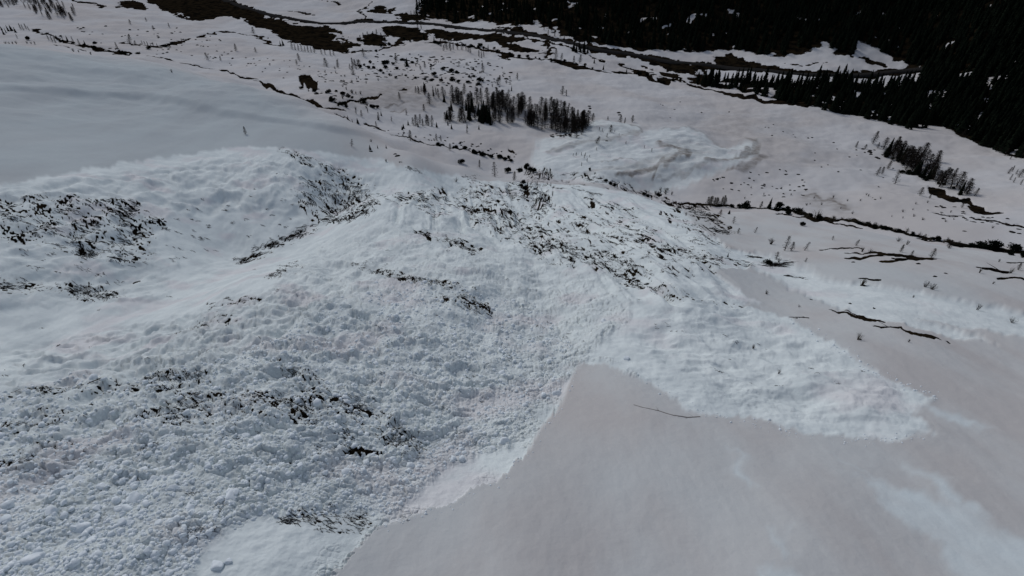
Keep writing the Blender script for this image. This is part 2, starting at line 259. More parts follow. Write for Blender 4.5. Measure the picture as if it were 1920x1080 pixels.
SPECK = [Speck(*q) for q in (
    ([(860,380),(1100,390),(1370,460),(1330,520),(1080,500),(900,430)],(1,.45),-.28,1),
    ([(690,485),(730,505),(860,528),(900,545),(860,540),(740,522)],(1,.28),.7,1),([(780,426),(850,440),(900,462),(895,472),(850,460),(790,440)],(1,.4),.7,1),
    ([(330,612),(430,590),(440,600),(340,626)],(1,-.3),.6,1),([(0,728),(170,715),(310,698),(310,712),(170,732),(0,742)],(1,-.1),.35,1),([(0,790),(130,770),(140,790),(0,812)],(1,-.15),.1,1),([(0,850),(120,812),(135,825),(40,872),(0,885)],(1,-.3),.3,1),([(520,680),(560,685),(612,715),(600,735),(560,720)],(1,.5),.35,1),([(450,730),(560,745),(660,775),(640,790),(500,770)],(1,.25),.2,1),
    ([(1160,432),(1260,452),(1400,488),(1360,494),(1250,470),(1165,446)],(1,.35),.4,1),([(1240,398),(1300,418),(1345,452),(1330,456),(1250,412)],(1,.6),.3,1),([(1120,485),(1200,512),(1300,560),(1400,575),(1280,566),(1180,528)],(1,.4),.3,1),
    ([(-40,366),(60,370),(140,374),(250,374),(305,410),(285,430),(265,492),(200,482),(110,465),(0,440),(-40,430)],(1,.42),.35,2.2),
    ([(-40,518),(70,520),(110,535),(0,552),(-40,550)],(1,.1),.4,1.8),([(115,525),(170,520),(222,540),(220,558),(150,556),(110,545)],(.8,.6),.6,1.6),
    ([(450,495),(485,468),(530,448),(580,425),(590,432),(560,446),(500,478)],(1,-.5),1.1,2.0),([(560,350),(600,340),(645,345),(695,368),(705,382),(660,412),(600,415),(575,395)],(.5,.8),.65,2.2),
    ([(500,512),(560,490),(565,500),(505,522)],(1,-.4),.6,1.6),([(395,560),(480,548),(480,556),(400,572)],(1,-.15),.8,1.1),
    ([(735,365),(870,350),(985,340),(990,375),(930,388),(850,400),(760,382)],(1,.35),.25,2.4),([(870,383),(930,405),(1000,440),(1060,490),(1085,492),(1060,460),(1000,420),(940,392)],(1,.65),.6,2.0),
    ([(1055,450),(1160,470),(1265,560),(1240,560),(1150,505),(1060,465)],(1,.55),.2,2.2),([(1100,370),(1195,395),(1195,412),(1110,392)],(1,.5),.5,2.0),
    ([(985,312),(1028,325),(1035,385),(1000,392),(985,350)],(-.4,1),.75,2.4),([(1250,376),(1325,384),(1375,436),(1345,440),(1300,408),(1262,394)],(1,.5),.9,2.2),
    ([(820,560),(880,548),(920,565),(915,582),(860,578)],(1,.35),.6,1.0),([(680,495),(860,530),(860,538),(700,508)],(1,.25),.5,1.1),
    ([(160,725),(300,704),(380,682),(395,712),(320,735),(200,730)],(1,-.05),.4,1.0),([(350,730),(600,742),(620,800),(480,785),(300,800),(250,785)],(1,.3),.32,.9),([(600,738),(720,770),(800,830),(780,855),(690,810)],(1,.5),.42,.9),
    ([(520,275),(640,318),(705,352),(640,340),(560,305)],(1,.62),.1,2.0),([(1020,330),(1110,330),(1270,374),(1268,388),(1150,355),(1030,342)],(1,.2),.5,2.6),([(555,950),(690,958),(700,988),(600,988)],(1,.3),-.1,.8))]
class Relief(Speck):
    def h(s, x, y):
        sd = s.poly.sd(x, y, 15); m = sd > -12; out = np.zeros(x.shape)
        if not m.any(): return out
        px, py = x[m] - s.o[0], y[m] - s.o[1]; p = s.inv[0, 0] * px + s.inv[0, 1] * py; q = s.inv[1, 0] * px + s.inv[1, 1] * py; r = np.hypot(x[m], y[m])
        w_ = q + 12 * noise(p / 60, q / 34, 155); v = fbm(p / 95, w_ / 24, 4, 156, .5)
        out[m] = s.amt * (.9 * v + .7 * (.5 - np.abs(fbm(p / 130, w_ / 42, 3, 157))) - .35) * sstep(0, .05, sd[m] / r); return out
RELIEF = [Relief(*q) for q in (
    ([(700,370),(860,340),(1000,345),(1200,370),(1350,470),(1400,560),(1200,600),(1050,500),(880,440),(700,420)],(1,.48),1.7,1),
    ([(560,470),(760,400),(900,420),(1060,520),(1140,620),(1040,700),(900,620),(700,560),(520,560)],(1,.28),1.0,1),
    ([(-60,640),(300,590),(560,520),(800,600),(960,720),(820,860),(600,940),(300,900),(-60,1000)],(1,-.12),1.0,1),
    ([(-60,345),(300,310),(600,285),(740,330),(690,400),(560,420),(320,420),(300,520),(200,560),(-60,570)],(1,.36),1.5,1),
    ([(1150,640),(1330,520),(1500,620),(1740,750),(1700,805),(1400,770)],(1,.14),.5,1))]
def attrs(x, y):
    r = np.hypot(x, y)
    wl = np.clip(r * .02, .6, 14); wa = .55 * wl
    wx = x + wa * fbm(x / wl, y / wl, 3, 11); wy = y + wa * fbm(x / wl, y / wl, 3, 21)
    f1 = wl * .35; wx2 = wx + .25 * wl * noise(x / f1, y / f1, 31); wy2 = wy + .25 * wl * noise(x / f1, y / f1, 37)
    clean = np.zeros(x.shape)
    for p, s, wt in zip(CLEAN, CLEAN_SOFT, (1, .85, .78)): clean = np.maximum(clean, wt * sstep(-.5, .5, p.sd(wx2, wy2, 30) / (s * r + .3)))
    wisp = np.zeros(x.shape)
    for p in WISPS: wisp = np.maximum(wisp, sstep(-.6, 1.3, p.sd(wx + 1.2 * noise(x / 3, y / 3, 51), wy, 10)) * (.9 + .35 * fbm(x / 4, y / 4, 2, 61)))
    rough = np.zeros(x.shape)
    for p, a in zip(ROUGH, ROUGH_AMT): rough = np.maximum(rough, a * sstep(-.6, .8, p.sd(wx2, wy2, 30) / (.035 * r)))
    dark = np.zeros(x.shape); m = (r > 30)
    for p in DARK: dark = np.maximum(dark, sstep(-.5, .5, p.sd(wx, wy, 30) / (.0035 * r) + 1.3 * noise(x / (.008 * r + .3), y / (.008 * r + .3), 71)))
    for l in DLINES:
        wv = l.w * (.95 + .6 * noise(x / (.03 * r), y / (.03 * r), 81)); dark = np.maximum(dark, sstep(1.0, .35, l.dist(wx, wy, 30) / np.maximum(wv, .1) * .62))
    smear = np.zeros(x.shape)
    for s in SPECK: a_, b_ = s.val(x, y); dark = np.maximum(dark, a_); smear = np.maximum(smear, b_)
    rd = ROAD.dist(x, y, 40); verge = sstep(11, 6.5, rd + 6 * noise(x / 14, y / 14, 91) + 2 * noise(x / 3, y / 3, 92)); dark = np.maximum(dark, verge)
    fo = np.zeros(x.shape)
    fn = fbm(x / 26, y / 26, 3, 95)
    for p, th in zip(FOREST, (-.70, -.34)): f_ = sstep(-6, 8, p.sd(wx, wy, 60)); fo = np.maximum(fo, f_); dark = np.maximum(dark, f_ * sstep(th - .12, th + .12, fn))
    stain = np.zeros(x.shape)
    for l, a_ in FANL: stain = np.maximum(stain, min(1.2 * a_, 1) * sstep(1.15, .3, l.dist(wx, wy, 25) / (l.w * (1 + .5 * noise(x / 14, y / 14, 83)))))
    for p, s, a in STAIN: stain = np.maximum(stain, a * sstep(-.6, .6, p.sd(wx, wy, 60) / (s * r)) * (.75 + .5 * fbm(x / 9, y / 9, 3, 99)))
    stain = np.maximum(stain, smear * .42)
    return clean, wisp, rough, dark, stain, rd, fo
def surf(x, y):
    r = np.hypot(x, y); z = base_z(x, y)
    clean, wisp, rough, dark, stain, rd, fo = attrs(x, y)
    near = sstep(330, 240, r)
    for q_ in RELIEF: z = z + q_.h(x, y)
    fs = sstep(-2, 22, CLEAN[2].sd(x, y, 60)); z = z + fs * (1.6 + 1.5 * np.abs(fbm((x + .5 * y) / 30, (y - .4 * x) / 12, 3, 49)))
    for l, a_ in FANL[:12]: z = z + 1.7 * a_ * sstep(2.4, 0, l.dist(x + 3 * noise(x / 12, y / 12, 84), y, 30) / (l.w + 1.5))
    # gentle swells, wind lip of the left shoulder, bed of the avalanche below the old snow surface
    z = z + near * .9 * fbm(x / 32, y / 80, 2, 3) * sstep(14, 40, r) + (1 - near) * (2.6 * fbm(x / 55, y / 55, 5, 4, .5)) * sstep(240, 400, r)
    lip = LIP.dist(x, y, 60); side = LIP.side(x, y)
    laz = np.arctan2(x, y); ends = sstep(LIP.a0, LIP.a0 + .1, laz) * sstep(LIP.a1, LIP.a1 - .12, laz)
    z = z + ends * LIPH * np.where(side > 0, sstep(8, 0, lip), np.exp(-lip / 40))
    bed = clean * near * (1 - sstep(-12, -3, SLAB.sd(x, y, 60)))
    z = z - .85 * bed * sstep(240, 120, r) + .20 * sstep(-2, 6, SLAB.sd(x, y, 30) + 3 * noise(x / 5, y / 5, 44)) * (1 + 1.6 * fbm(x / 5.5, y / 3, 3, 45))
    # flow ribs running down the debris
    ca, sa = math.cos(1.50), math.sin(1.50); p = x * ca + y * sa; q = -x * sa + y * ca
    cb, sb = math.cos(1.94), math.sin(1.94); p2 = x * cb + y * sb; q2 = -x * sb + y * cb
    selr = sstep(-.2, .5, x / np.maximum(r, 1))
    rib = fbm(p2 / 20, q2 / 3.4, 3, 40) * selr + fbm(p / 26, q / 3.8, 3, 41) * (1 - selr)
    lobe = sstep(-12, -3, SLAB.sd(x, y, 30)); rib = rib * (1 - lobe) + .7 * fbm(x / 15 + .3 * noise(x / 6, y / 6, 48), (y + .12 * x) / 3.6, 3, 47) * lobe
    c0 = sstep(0, 6, CLEAN[0].sd(x, y, 30))
    ribm = clean * near * c0 * (.45 + .55 * sstep(-.25, -.5, x / np.maximum(r, 1))) * sstep(30, 70, r) * sstep(30, 60, r)
    z = z + ribm * (.15 + .85 * sstep(.2, .5, rough + .6 * selr)) * (.6 * rib + .9 * np.abs(fbm(p2 / 34, q2 / 9, 2, 42)))
    L1 = lumps(x / 1.7 + .3 * noise(x / 2, y / 2, 5), y / 1.5, 100); L2 = lumps(x / .78, y / .70, 200); L3 = lumps(x / .46, y / .46, 300)
    big = rough * sstep(150, 60, r) * sstep(-.1, .35, fbm(x / 9, y / 9, 2, 7) + .35)
    pile = .5 + .5 * sstep(-.3, .5, fbm(x / 7, y / 7, 2, 8))
    z = z + rough * (.65 + .35 * sstep(170, 80, r)) * (big * .60 * L1 * sstep(.15, .6, _soft(x, y)) + .33 * L2 * pile * (1 + sstep(150, 260, r)) + .14 * L3 * sstep(110, 60, r) + .30 * fbm(x / 3.2, y / 3.2, 3, 9)) + clean * near * c0 * .8 * fbm(x / 12, y / 26, 3, 46, .45) * sstep(25, 60, r) * (1 - .45 * sstep(120, 180, r))
    z = z + (1 - rough) * clean * near * .10 * fbm(x / 1.3, y / 1.3, 3, 13)
    z = z + (1 - clean) * near * (.05 * fbm(x / 1.7, y / 2.3, 3, 14) + .16 * fbm(x / 9, y / 14, 2, 15))
    # bank line of torn blocks along the edge of the old snow
    e = EDGE.dist(x, y, 6); z = z + near * .34 * clean * sstep(2.6, .3, e + 1.6 * noise(x / 1.7, y / 1.7, 16)) * (.2 + L2 + .6 * L3) * sstep(-.2, .3, noise(x / 5, y / 5, 19) + .1)
    z = z - dark * np.where(r > 250, .8, .12) * (1 - verge_k(rd)) + 0 * dark * (1 - fo) * .35 * fbm(x / 2.5, y / 2.5, 2, 17) * sstep(60, 200, r)
    z = z - .9 * sstep(9, 6, rd)
    return z, clean, wisp, rough, dark, stain, fo
def verge_k(rd): return sstep(14, 8, rd)
def _soft(x, y): return .5 + .5 * noise(x / 4.5, y / 4.5, 18)
class Lip(Line):
    def side(s, x, y):
        """+1 on the downhill (camera) side"""
        az = np.arctan2(x, y); r = np.hypot(x, y); la = np.arctan2(s.p[:, 0], s.p[:, 1]); lr = np.hypot(s.p[:, 0], s.p[:, 1]); o = np.argsort(la)
        return np.where(r < np.interp(az, la[o], lr[o]), 1.0, -1.0)
LIPH = 2.1
LIP = Lip([(-200,160),(0,170),(130,175),(280,181),(330,190),(400,203),(460,214),(540,228),(620,241),(680,250),(730,265),(760,290)], 1)
LIP.a0 = math.atan2(*LIP.p[0]); LIP.a1 = math.atan2(*LIP.p[-1])
EDGE = Line([(620,1080),(700,992),(760,974),(800,958),(850,945),(880,918),(930,905),(965,868),(985,850),(1015,800),(1040,770),(1060,725),(1090,682),(1140,688),(1200,712)], 1, 12)

# ------------------------------------------------------------------ materials
def mat(name, col, rough=.9, spec=.2):
    m = bpy.data.materials.new(name); m.use_nodes = True; b = m.node_tree.nodes['Principled BSDF']
    b.inputs['Base Color'].default_value = (*col, 1); b.inputs['Roughness'].default_value = rough; b.inputs['Specular IOR Level'].default_value = 0.0
    return m
def noisy(name, c1, c2, scale, rough=.9, bump=0.0):
    m = mat(name, c1, rough); t = m.node_tree; b = t.nodes['Principled BSDF']
    g = t.nodes.new('ShaderNodeNewGeometry'); n = t.nodes.new('ShaderNodeTexNoise'); n.inputs['Scale'].default_value = scale; n.inputs['Detail'].default_value = 5
    mx = t.nodes.new('ShaderNodeMix'); mx.data_type = 'RGBA'; mx.inputs[6].default_value = (*c1, 1); mx.inputs[7].default_value = (*c2, 1)
    rp = t.nodes.new('ShaderNodeMapRange'); rp.inputs[1].default_value = .35; rp.inputs[2].default_value = .65
    t.links.new(g.outputs['Position'], n.inputs['Vector']); t.links.new(n.outputs['Fac'], rp.inputs[0]); t.links.new(rp.outputs[0], mx.inputs[0]); t.links.new(mx.outputs[2], b.inputs['Base Color'])
    if bump:
        bp = t.nodes.new('ShaderNodeBump'); bp.inputs['Strength'].default_value = bump; bp.inputs['Distance'].default_value = .3
        t.links.new(n.outputs['Fac'], bp.inputs['Height']); t.links.new(bp.outputs[0], b.inputs['Normal'])
    return m
M = dict(larch=noisy('bare_larch_twigs', (.034,.028,.024), (.020,.017,.015), .4), bark=noisy('grey_bark', (.05,.044,.038), (.03,.027,.024), 1.5),
         olive=noisy('bare_alder_twigs', (.075,.066,.045), (.045,.04,.03), .6),
         needle=noisy('dark_needles', (.0045,.007,.005), (.009,.012,.008), .5), pink=noisy('reddish_twigs', (.16,.11,.10), (.11,.08,.07), .8),
         rock=noisy('dark_rock', (.020,.018,.016), (.009,.009,.009), .9, .95, .6), turf=noisy('brown_turf', (.035,.028,.016), (.016,.014,.010), 1.2),
         brush=noisy('dark_alder_wood', (.018,.014,.011), (.008,.007,.006), .8), wood=noisy('weathered_wood', (.30,.27,.25), (.20,.18,.165), 2),
         road=noisy('wet_asphalt', (.026,.025,.024), (.020,.0195,.019), .15, .6), block=noisy('packed_snow', (.78,.83,.86), (.66,.72,.76), 1.2, .8, .4))
def snow_material():
    m = bpy.data.materials.new('snow_cover'); m.use_nodes = True; t = m.node_tree; N = t.nodes; Lk = t.links; b = N['Principled BSDF']
    b.inputs['Roughness'].default_value = .75; b.inputs['Specular IOR Level'].default_value = 0.0
    at = N.new('ShaderNodeAttribute'); at.attribute_name = 'cover'; sp = N.new('ShaderNodeSeparateColor'); Lk.new(at.outputs['Color'], sp.inputs[0])
    at2 = N.new('ShaderNodeAttribute'); at2.attribute_name = 'tone'; sp2 = N.new('ShaderNodeSeparateColor'); Lk.new(at2.outputs['Color'], sp2.inputs[0])
    g = N.new('ShaderNodeNewGeometry')
    def ns(scale, det=4, vec=None, rough=.55):
        n = N.new('ShaderNodeTexNoise'); n.inputs['Scale'].default_value = scale; n.inputs['Detail'].default_value = det; n.inputs['Roughness'].default_value = rough
        Lk.new(vec or g.outputs['Position'], n.inputs['Vector']); return n.outputs['Fac']
    def rng(x, a, b_, c=0, d=1):
        n = N.new('ShaderNodeMapRange'); n.interpolation_type = 'SMOOTHSTEP'
        for i, v in enumerate((a, b_, c, d)): n.inputs[i + 1].default_value = v
        Lk.new(x, n.inputs[0]); return n.outputs[0]
    def mth(op, x, y):
        n = N.new('ShaderNodeMath'); n.operation = op
        for i, v in enumerate((x, y)):
            if isinstance(v, (int, float)): n.inputs[i].default_value = v
            else: Lk.new(v, n.inputs[i])
        return n.outputs[0]
    def mix(f, a, b_):
        n = N.new('ShaderNodeMix'); n.data_type = 'RGBA'
        for i, v in ((0, f), (6, a), (7, b_)):
            if isinstance(v, tuple): n.inputs[i].default_value = (*v, 1)
            elif isinstance(v, (int, float)): n.inputs[i].default_value = v
            else: Lk.new(v, n.inputs[i])
        return n.outputs[2]
    mp = N.new('ShaderNodeMapping'); mp.inputs['Rotation'].default_value = (0, 0, .9); mp.inputs['Scale'].default_value = (1, .22, 1); Lk.new(g.outputs['Position'], mp.inputs[0])
    streak = ns(.09, 5, mp.outputs[0])
    dusty = mix(rng(streak, .38, .62), (.480,.465,.458), (.525,.532,.530))
    dusty = mix(rng(ns(.025, 3), .40, .65, 0, .6), dusty, (.485,.515,.525))
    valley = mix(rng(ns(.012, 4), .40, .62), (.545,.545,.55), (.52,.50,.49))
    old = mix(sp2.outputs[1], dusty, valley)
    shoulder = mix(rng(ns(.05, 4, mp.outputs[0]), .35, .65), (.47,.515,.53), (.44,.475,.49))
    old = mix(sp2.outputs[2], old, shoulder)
    clean = mix(rng(ns(.16, 5), .38, .62), (.61,.665,.675), (.71,.765,.765))
    clean = mix(rng(ns(.07, 3), .52, .68, 0, .5), clean, (.66,.62,.635))
    c = mix(sp.outputs[0], old, clean)
    c = mix(mth('MULTIPLY', sp2.outputs[0], .75), c, (.63,.70,.72))
    c = mix(mth('MULTIPLY', sp.outputs[2], mth('ADD', .55, rng(ns(.2, 5), .35, .65, 0, .4))), c, (.20,.18,.165))
    dk = mix(rng(ns(.11, 7, None, .7), .40, .62), (.017,.0125,.0075), (.0035,.0035,.003))
    edge = mth('ADD', sp.outputs[1], mth('MULTIPLY', mth('SUBTRACT', ns(.55, 6), .5), .9))
    c = mix(rng(edge, .42, .56), c, dk)
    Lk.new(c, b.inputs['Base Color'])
    bp = N.new('ShaderNodeBump'); bp.inputs['Distance'].default_value = .25; bp.inputs['Strength'].default_value = .5
    at3 = N.new('ShaderNodeAttribute'); at3.attribute_name = 'rough'
    hgt = mth('MULTIPLY', mth('ADD', ns(3.6, 7, None, .72), ns(.9, 4)), mth('ADD', .24, at3.outputs['Fac']))
    Lk.new(hgt, bp.inputs['Height']); Lk.new(bp.outputs[0], b.inputs['Normal'])
    return m
M['snow'] = snow_material()

# ------------------------------------------------------------------ the ground sheet
def make_ground(Q=1.0):
    L = [math.log(1.5)]
    while L[-1] < math.log(3800):
        r = math.exp(L[-1])
        if r < 19: d = .09
        elif r < 1300: d = min(max(.0021 * r / 34, .0021), .0046) / Q
        else: d = .03
        L.append(L[-1] + d)
    L = np.array(L); nr = len(L)
    s = np.linspace(-1, 1, int(1150 * Q)); nc0 = len(s)
    Lr = np.exp(L)[:, None]
    Ah = R(68) + (R(49) - R(68)) * sstep(math.log(50), math.log(190), L)[:, None]
    az = s[None] * Ah
    ex = np.linspace(0, 1, 26)[1:]
    azR = Ah + (math.pi - Ah) * ex[None] ** 1.5; azL = -azR[:, ::-1]
    az = np.concatenate([azL[:, 1:], az, azR], 1); nc = az.shape[1]
    x = Lr * np.sin(az); y = Lr * np.cos(az); z = np.empty(x.shape); at = np.empty(x.shape + (6,), np.float32)
    for i in range(0, nr, 60):
        o = surf(x[i:i + 60], y[i:i + 60]); z[i:i + 60] = o[0]
        for k in range(6): at[i:i + 60, :, k] = o[k + 1]
    co = np.stack([x, y, z], -1).reshape(-1, 3)
    idx = np.arange(nr * nc).reshape(nr, nc)
    nx = np.concatenate([idx[:, 1:], idx[:, :1]], 1)
    f = np.stack([idx[:-1], nx[:-1], nx[1:], idx[1:]], -1).reshape(-1, 4)
    me = bpy.data.meshes.new('snow_ground'); nv = len(co) + 1; nf = len(f)
    co = np.concatenate([co, [[0, 0, float(z[0].mean())]]])
    cap = np.stack([nx[0], idx[0], np.full(nc, nv - 1)], -1)
    me.vertices.add(nv); me.vertices.foreach_set('co', co.ravel().astype(np.float32))
    me.loops.add(nf * 4 + nc * 3); me.loops.foreach_set('vertex_index', np.concatenate([f.ravel(), cap.ravel()]).astype(np.int32))
    me.polygons.add(nf + nc); me.polygons.foreach_set('loop_start', np.concatenate([np.arange(nf) * 4, nf * 4 + np.arange(nc) * 3]).astype(np.int32))
    me.update(calc_edges=True); me.shade_smooth()
    r = np.hypot(x, y); A0 = at.reshape(-1, 6)
    def add(name, chans):
        a = me.attributes.new(name, 'FLOAT_COLOR', 'POINT'); d = np.ones((nv, 4), np.float32); d[-1, :3] = 0
        for k, c in enumerate(chans): d[:-1, k] = c.ravel()
        a.data.foreach_set('color', d.ravel())
    add('cover', (A0[:, 0], A0[:, 3], A0[:, 4]))
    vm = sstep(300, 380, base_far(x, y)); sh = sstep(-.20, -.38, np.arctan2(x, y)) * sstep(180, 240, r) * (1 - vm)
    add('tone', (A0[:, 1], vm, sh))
    a = me.attributes.new('rough', 'FLOAT', 'POINT'); d = np.zeros(nv, np.float32); d[:-1] = A0[:, 2] * .8 * sstep(300, 150, r).ravel() + .1 * A0[:, 0]; a.data.foreach_set('value', d)
    ob = bpy.data.objects.new('ground', me); COL.objects.link(ob); me.materials.append(M['snow']); ob['kind'] = 'structure'
    return ob
def base_far(x, y):
    """distance, measured so that the far side of the convex edge counts as valley"""
    r = np.hypot(x, y); az = np.arctan2(x, y)
    edge = np.interp(az, [R(-60), R(-41), R(-30), R(-18), R(-10), R(5), R(20), R(30), R(42), R(60)], [560, 540, 480, 330, 280, 290, 275, 240, 215, 215])
    return 340 + (r - edge) * .9
GROUND = make_ground(1.0)
def ground_z(x, y): return surf(np.atleast_1d(np.asarray(x, float)), np.atleast_1d(np.asarray(y, float)))[0]
# ------------------------------------------------------------------ object builders
def link(o, parent=None):
    COL.objects.link(o)
    if parent: o.parent = parent
    return o
def tag(o, label, cat, group=None, kind=None):
    o['label'] = label
    if cat: o['category'] = cat
    if group: o['group'] = group
    if kind: o['kind'] = kind
def mesh_np(name, v, f, m, smooth=False, mats=None, mi=None):
    me = bpy.data.meshes.new(name); v = np.asarray(v, np.float32); f = np.asarray(f, np.int32); k = f.shape[1]
    me.vertices.add(len(v)); me.vertices.foreach_set('co', v.ravel()); me.loops.add(f.size); me.loops.foreach_set('vertex_index', f.ravel())
    me.polygons.add(len(f)); me.polygons.foreach_set('loop_start', np.arange(len(f), dtype=np.int32) * k)
    for q in (mats or [m]): me.materials.append(q)
    if mi is not None: me.polygons.foreach_set('material_index', np.asarray(mi, np.int32))
    me.update(calc_edges=True)
    if smooth: me.shade_smooth()
    return me
class Tri:
    def __init__(s): s.v = []; s.f = []
    def tri(s, a, b, c): n = len(s.v); s.v += [a, b, c]; s.f.append((n, n + 1, n + 2))
    def tube(s, pts, rad, k=3):
        pts = [np.array(p, float) for p in pts]; n0 = len(s.v); m = len(pts)
        for i, p in enumerate(pts):
            d = pts[min(i + 1, m - 1)] - pts[max(i - 1, 0)]; d /= np.linalg.norm(d) + 1e-9
            a = np.cross(d, (0, 0, 1) if abs(d[2]) < .9 else (1, 0, 0)); a /= np.linalg.norm(a); b = np.cross(d, a)
            for j in range(k):
                t = 6.2832 * j / k; s.v.append(tuple(p + rad[i] * (math.cos(t) * a + math.sin(t) * b)))
        for i in range(m - 1):
            for j in range(k):
                a = n0 + i * k + j; b = n0 + i * k + (j + 1) % k; s.f += [(a, b, b + k), (a, b + k, a + k)]
    def sliver(s, a, b, w, sag=0):
        a = np.array(a, float); b = np.array(b, float); d = b - a; n = np.cross(d, RNG.normal(size=3)); n /= np.linalg.norm(n) + 1e-9
        m = (a + b) / 2 + np.array((0, 0, sag)); s.tri(tuple(a + n * w), tuple(a - n * w), tuple(m)); s.tri(tuple(a - n * w * .6 ), tuple(m + n * w * .9), tuple(b)); s.tri(tuple(m - n * w * .5), tuple(a), tuple(b))
    def arr(s): return np.array(s.v), np.array(s.f)
def larch(seed, width=.20, dens=1.0):
    """bare conical crown: trunk, limbs and hanging twigs; unit height"""
    rs = np.random.default_rng(seed); t = Tri(); c = Tri(); bend = rs.normal(size=2) * .02
    t.tube([(0, 0, -.06), (0, 0, .3), (bend[0], bend[1], .65), (bend[0] * 1.5, bend[1] * 1.5, 1)], [.020, .015, .009, .002], 5)
    for i in range(int(90 * dens)):
        z = .10 + .88 * (i / (90 * dens)) ** .9; rr = width * 1.42 * (1.02 - z) ** .62 * rs.uniform(.65, 1.1) * (1 if z > .2 else .7); a = i * 2.4 + rs.uniform(-.4, .4)
        bx, by = bend * z * 1.3; tip = np.array((bx + rr * math.cos(a), by + rr * math.sin(a), z - rr * rs.uniform(-.15, .25))); base = np.array((bx, by, z))
        c.sliver(base, tip, .0070)
        for k in range(7):
            q = rs.uniform(.25, 1); p = base + (tip - base) * q; e = p + rs.normal(size=3) * (.035, .035, .018) + (0, 0, rs.uniform(-.045, .02)); c.sliver(p, e, .0085)
    return t.arr(), c.arr()
def spruce(seed, width=.17):
    rs = np.random.default_rng(seed); t = Tri(); c = Tri()
    t.tube([(0, 0, -.06), (0, 0, .5), (0, 0, 1)], [.020, .013, .002], 5)
    for L in range(17):
        z = .07 + .93 * L / 17; rr = width * (1.03 - z) ** .8; n = 10 if L < 11 else 6
        for k in range(n):
            a = k * 6.283 / n + L * .7 + rs.uniform(-.25, .25); q = rr * rs.uniform(.6, 1.15); dz = rs.uniform(.03, .07); s_ = .62 * rr + .010
            x, y = math.cos(a), math.sin(a); tip = (x * q, y * q, z - dz); l = (x * q * .35 - y * s_ * .6, y * q * .35 + x * s_ * .6, z - dz * .25); r_ = (x * q * .35 + y * s_ * .6, y * q * .35 - x * s_ * .6, z - dz * .3); top = (0, 0, z + .055)
            c.tri(top, l, tip); c.tri(top, tip, r_); c.tri(l, (0, 0, z - .02), tip)
    return t.arr(), c.arr()
def leafy(seed, sx=.5, n=420):
    """dense dark dwarf-pine bush, height 1"""
    rs = np.random.default_rng(seed); t = Tri(); c = Tri(); lob = [(rs.uniform(-.22, .22), rs.uniform(-.22, .22), rs.uniform(.3, .62), rs.uniform(.22, .36)) for _ in range(6)]
    for k in range(4): a = k * 1.57 + rs.uniform(-.3, .3); t.tube([(0, 0, -.1), (.12 * math.cos(a), .12 * math.sin(a), .25), (.25 * math.cos(a), .25 * math.sin(a), .6)], [.04, .03, .012], 4)
    for i in range(n):
        x, y, z, r_ = lob[i % 6]; d = rs.normal(size=3); d /= np.linalg.norm(d); p = np.array((x, y, z)) + d * r_ * rs.uniform(.55, 1.05); p[2] = max(p[2], .0); p[:2] *= 2 * sx
        u1 = rs.normal(size=3) * .075; u2 = rs.normal(size=3) * .075; c.tri(tuple(p - u1), tuple(p + u1), tuple(p + u2 + (0, 0, .05)))
    return t.arr(), c.arr()
def twiggy(seed, spread=.45, n=22):
    """bare multi-stem shrub: rising stems with side twigs, height 1"""
    rs = np.random.default_rng(seed); c = Tri()
    for i in range(n):
        a = rs.uniform(0, 6.283); s_ = spread * rs.uniform(.15, 1); h = rs.uniform(.55, 1.0) * (1 - .25 * s_ / spread)
        p = [(0.05 * math.cos(a), 0.05 * math.sin(a), -.08), (s_ * .5 * math.cos(a), s_ * .5 * math.sin(a), h * .45), (s_ * math.cos(a + .2), s_ * math.sin(a + .2), h)]
        c.tube(p, [.018, .013, .004], 3)
        for k in range(5):
            q = rs.uniform(.35, 1); b = np.array(p[1]) * (1 - q) + np.array(p[2]) * q; c.sliver(b, b + rs.normal(size=3) * (.1, .1, .06) + (0, 0, .08), .010)
    return c.arr()
def ico(sub=2):
    import bmesh
    bm = bmesh.new(); bmesh.ops.create_icosphere(bm, subdivisions=sub, radius=1); v = np.array([q.co[:] for q in bm.verts]); f = np.array([[w_.index for w_ in q.verts] for q in bm.faces]); bm.free(); return v, f
ICO2 = ico(2); ICO3 = ico(3); ICO1 = ico(1)
def chunk(seed, base=None, flat=.7, cuts=11, soft=.03):
    rs = np.random.default_rng(seed); v, f = base or ICO3; nrm = rs.normal(size=(cuts, 3)); nrm /= np.linalg.norm(nrm, axis=1)[:, None]; c = rs.uniform(.55, .95, cuts)
    d = v @ nrm.T; r_ = np.where(d > .05, c / np.maximum(d, .05), 9).min(1); r_ = np.minimum(r_, 1.05) * (1 + soft * rs.normal(size=len(v)))
    o = v * r_[:, None]; o[:, 2] *= flat; return o, f

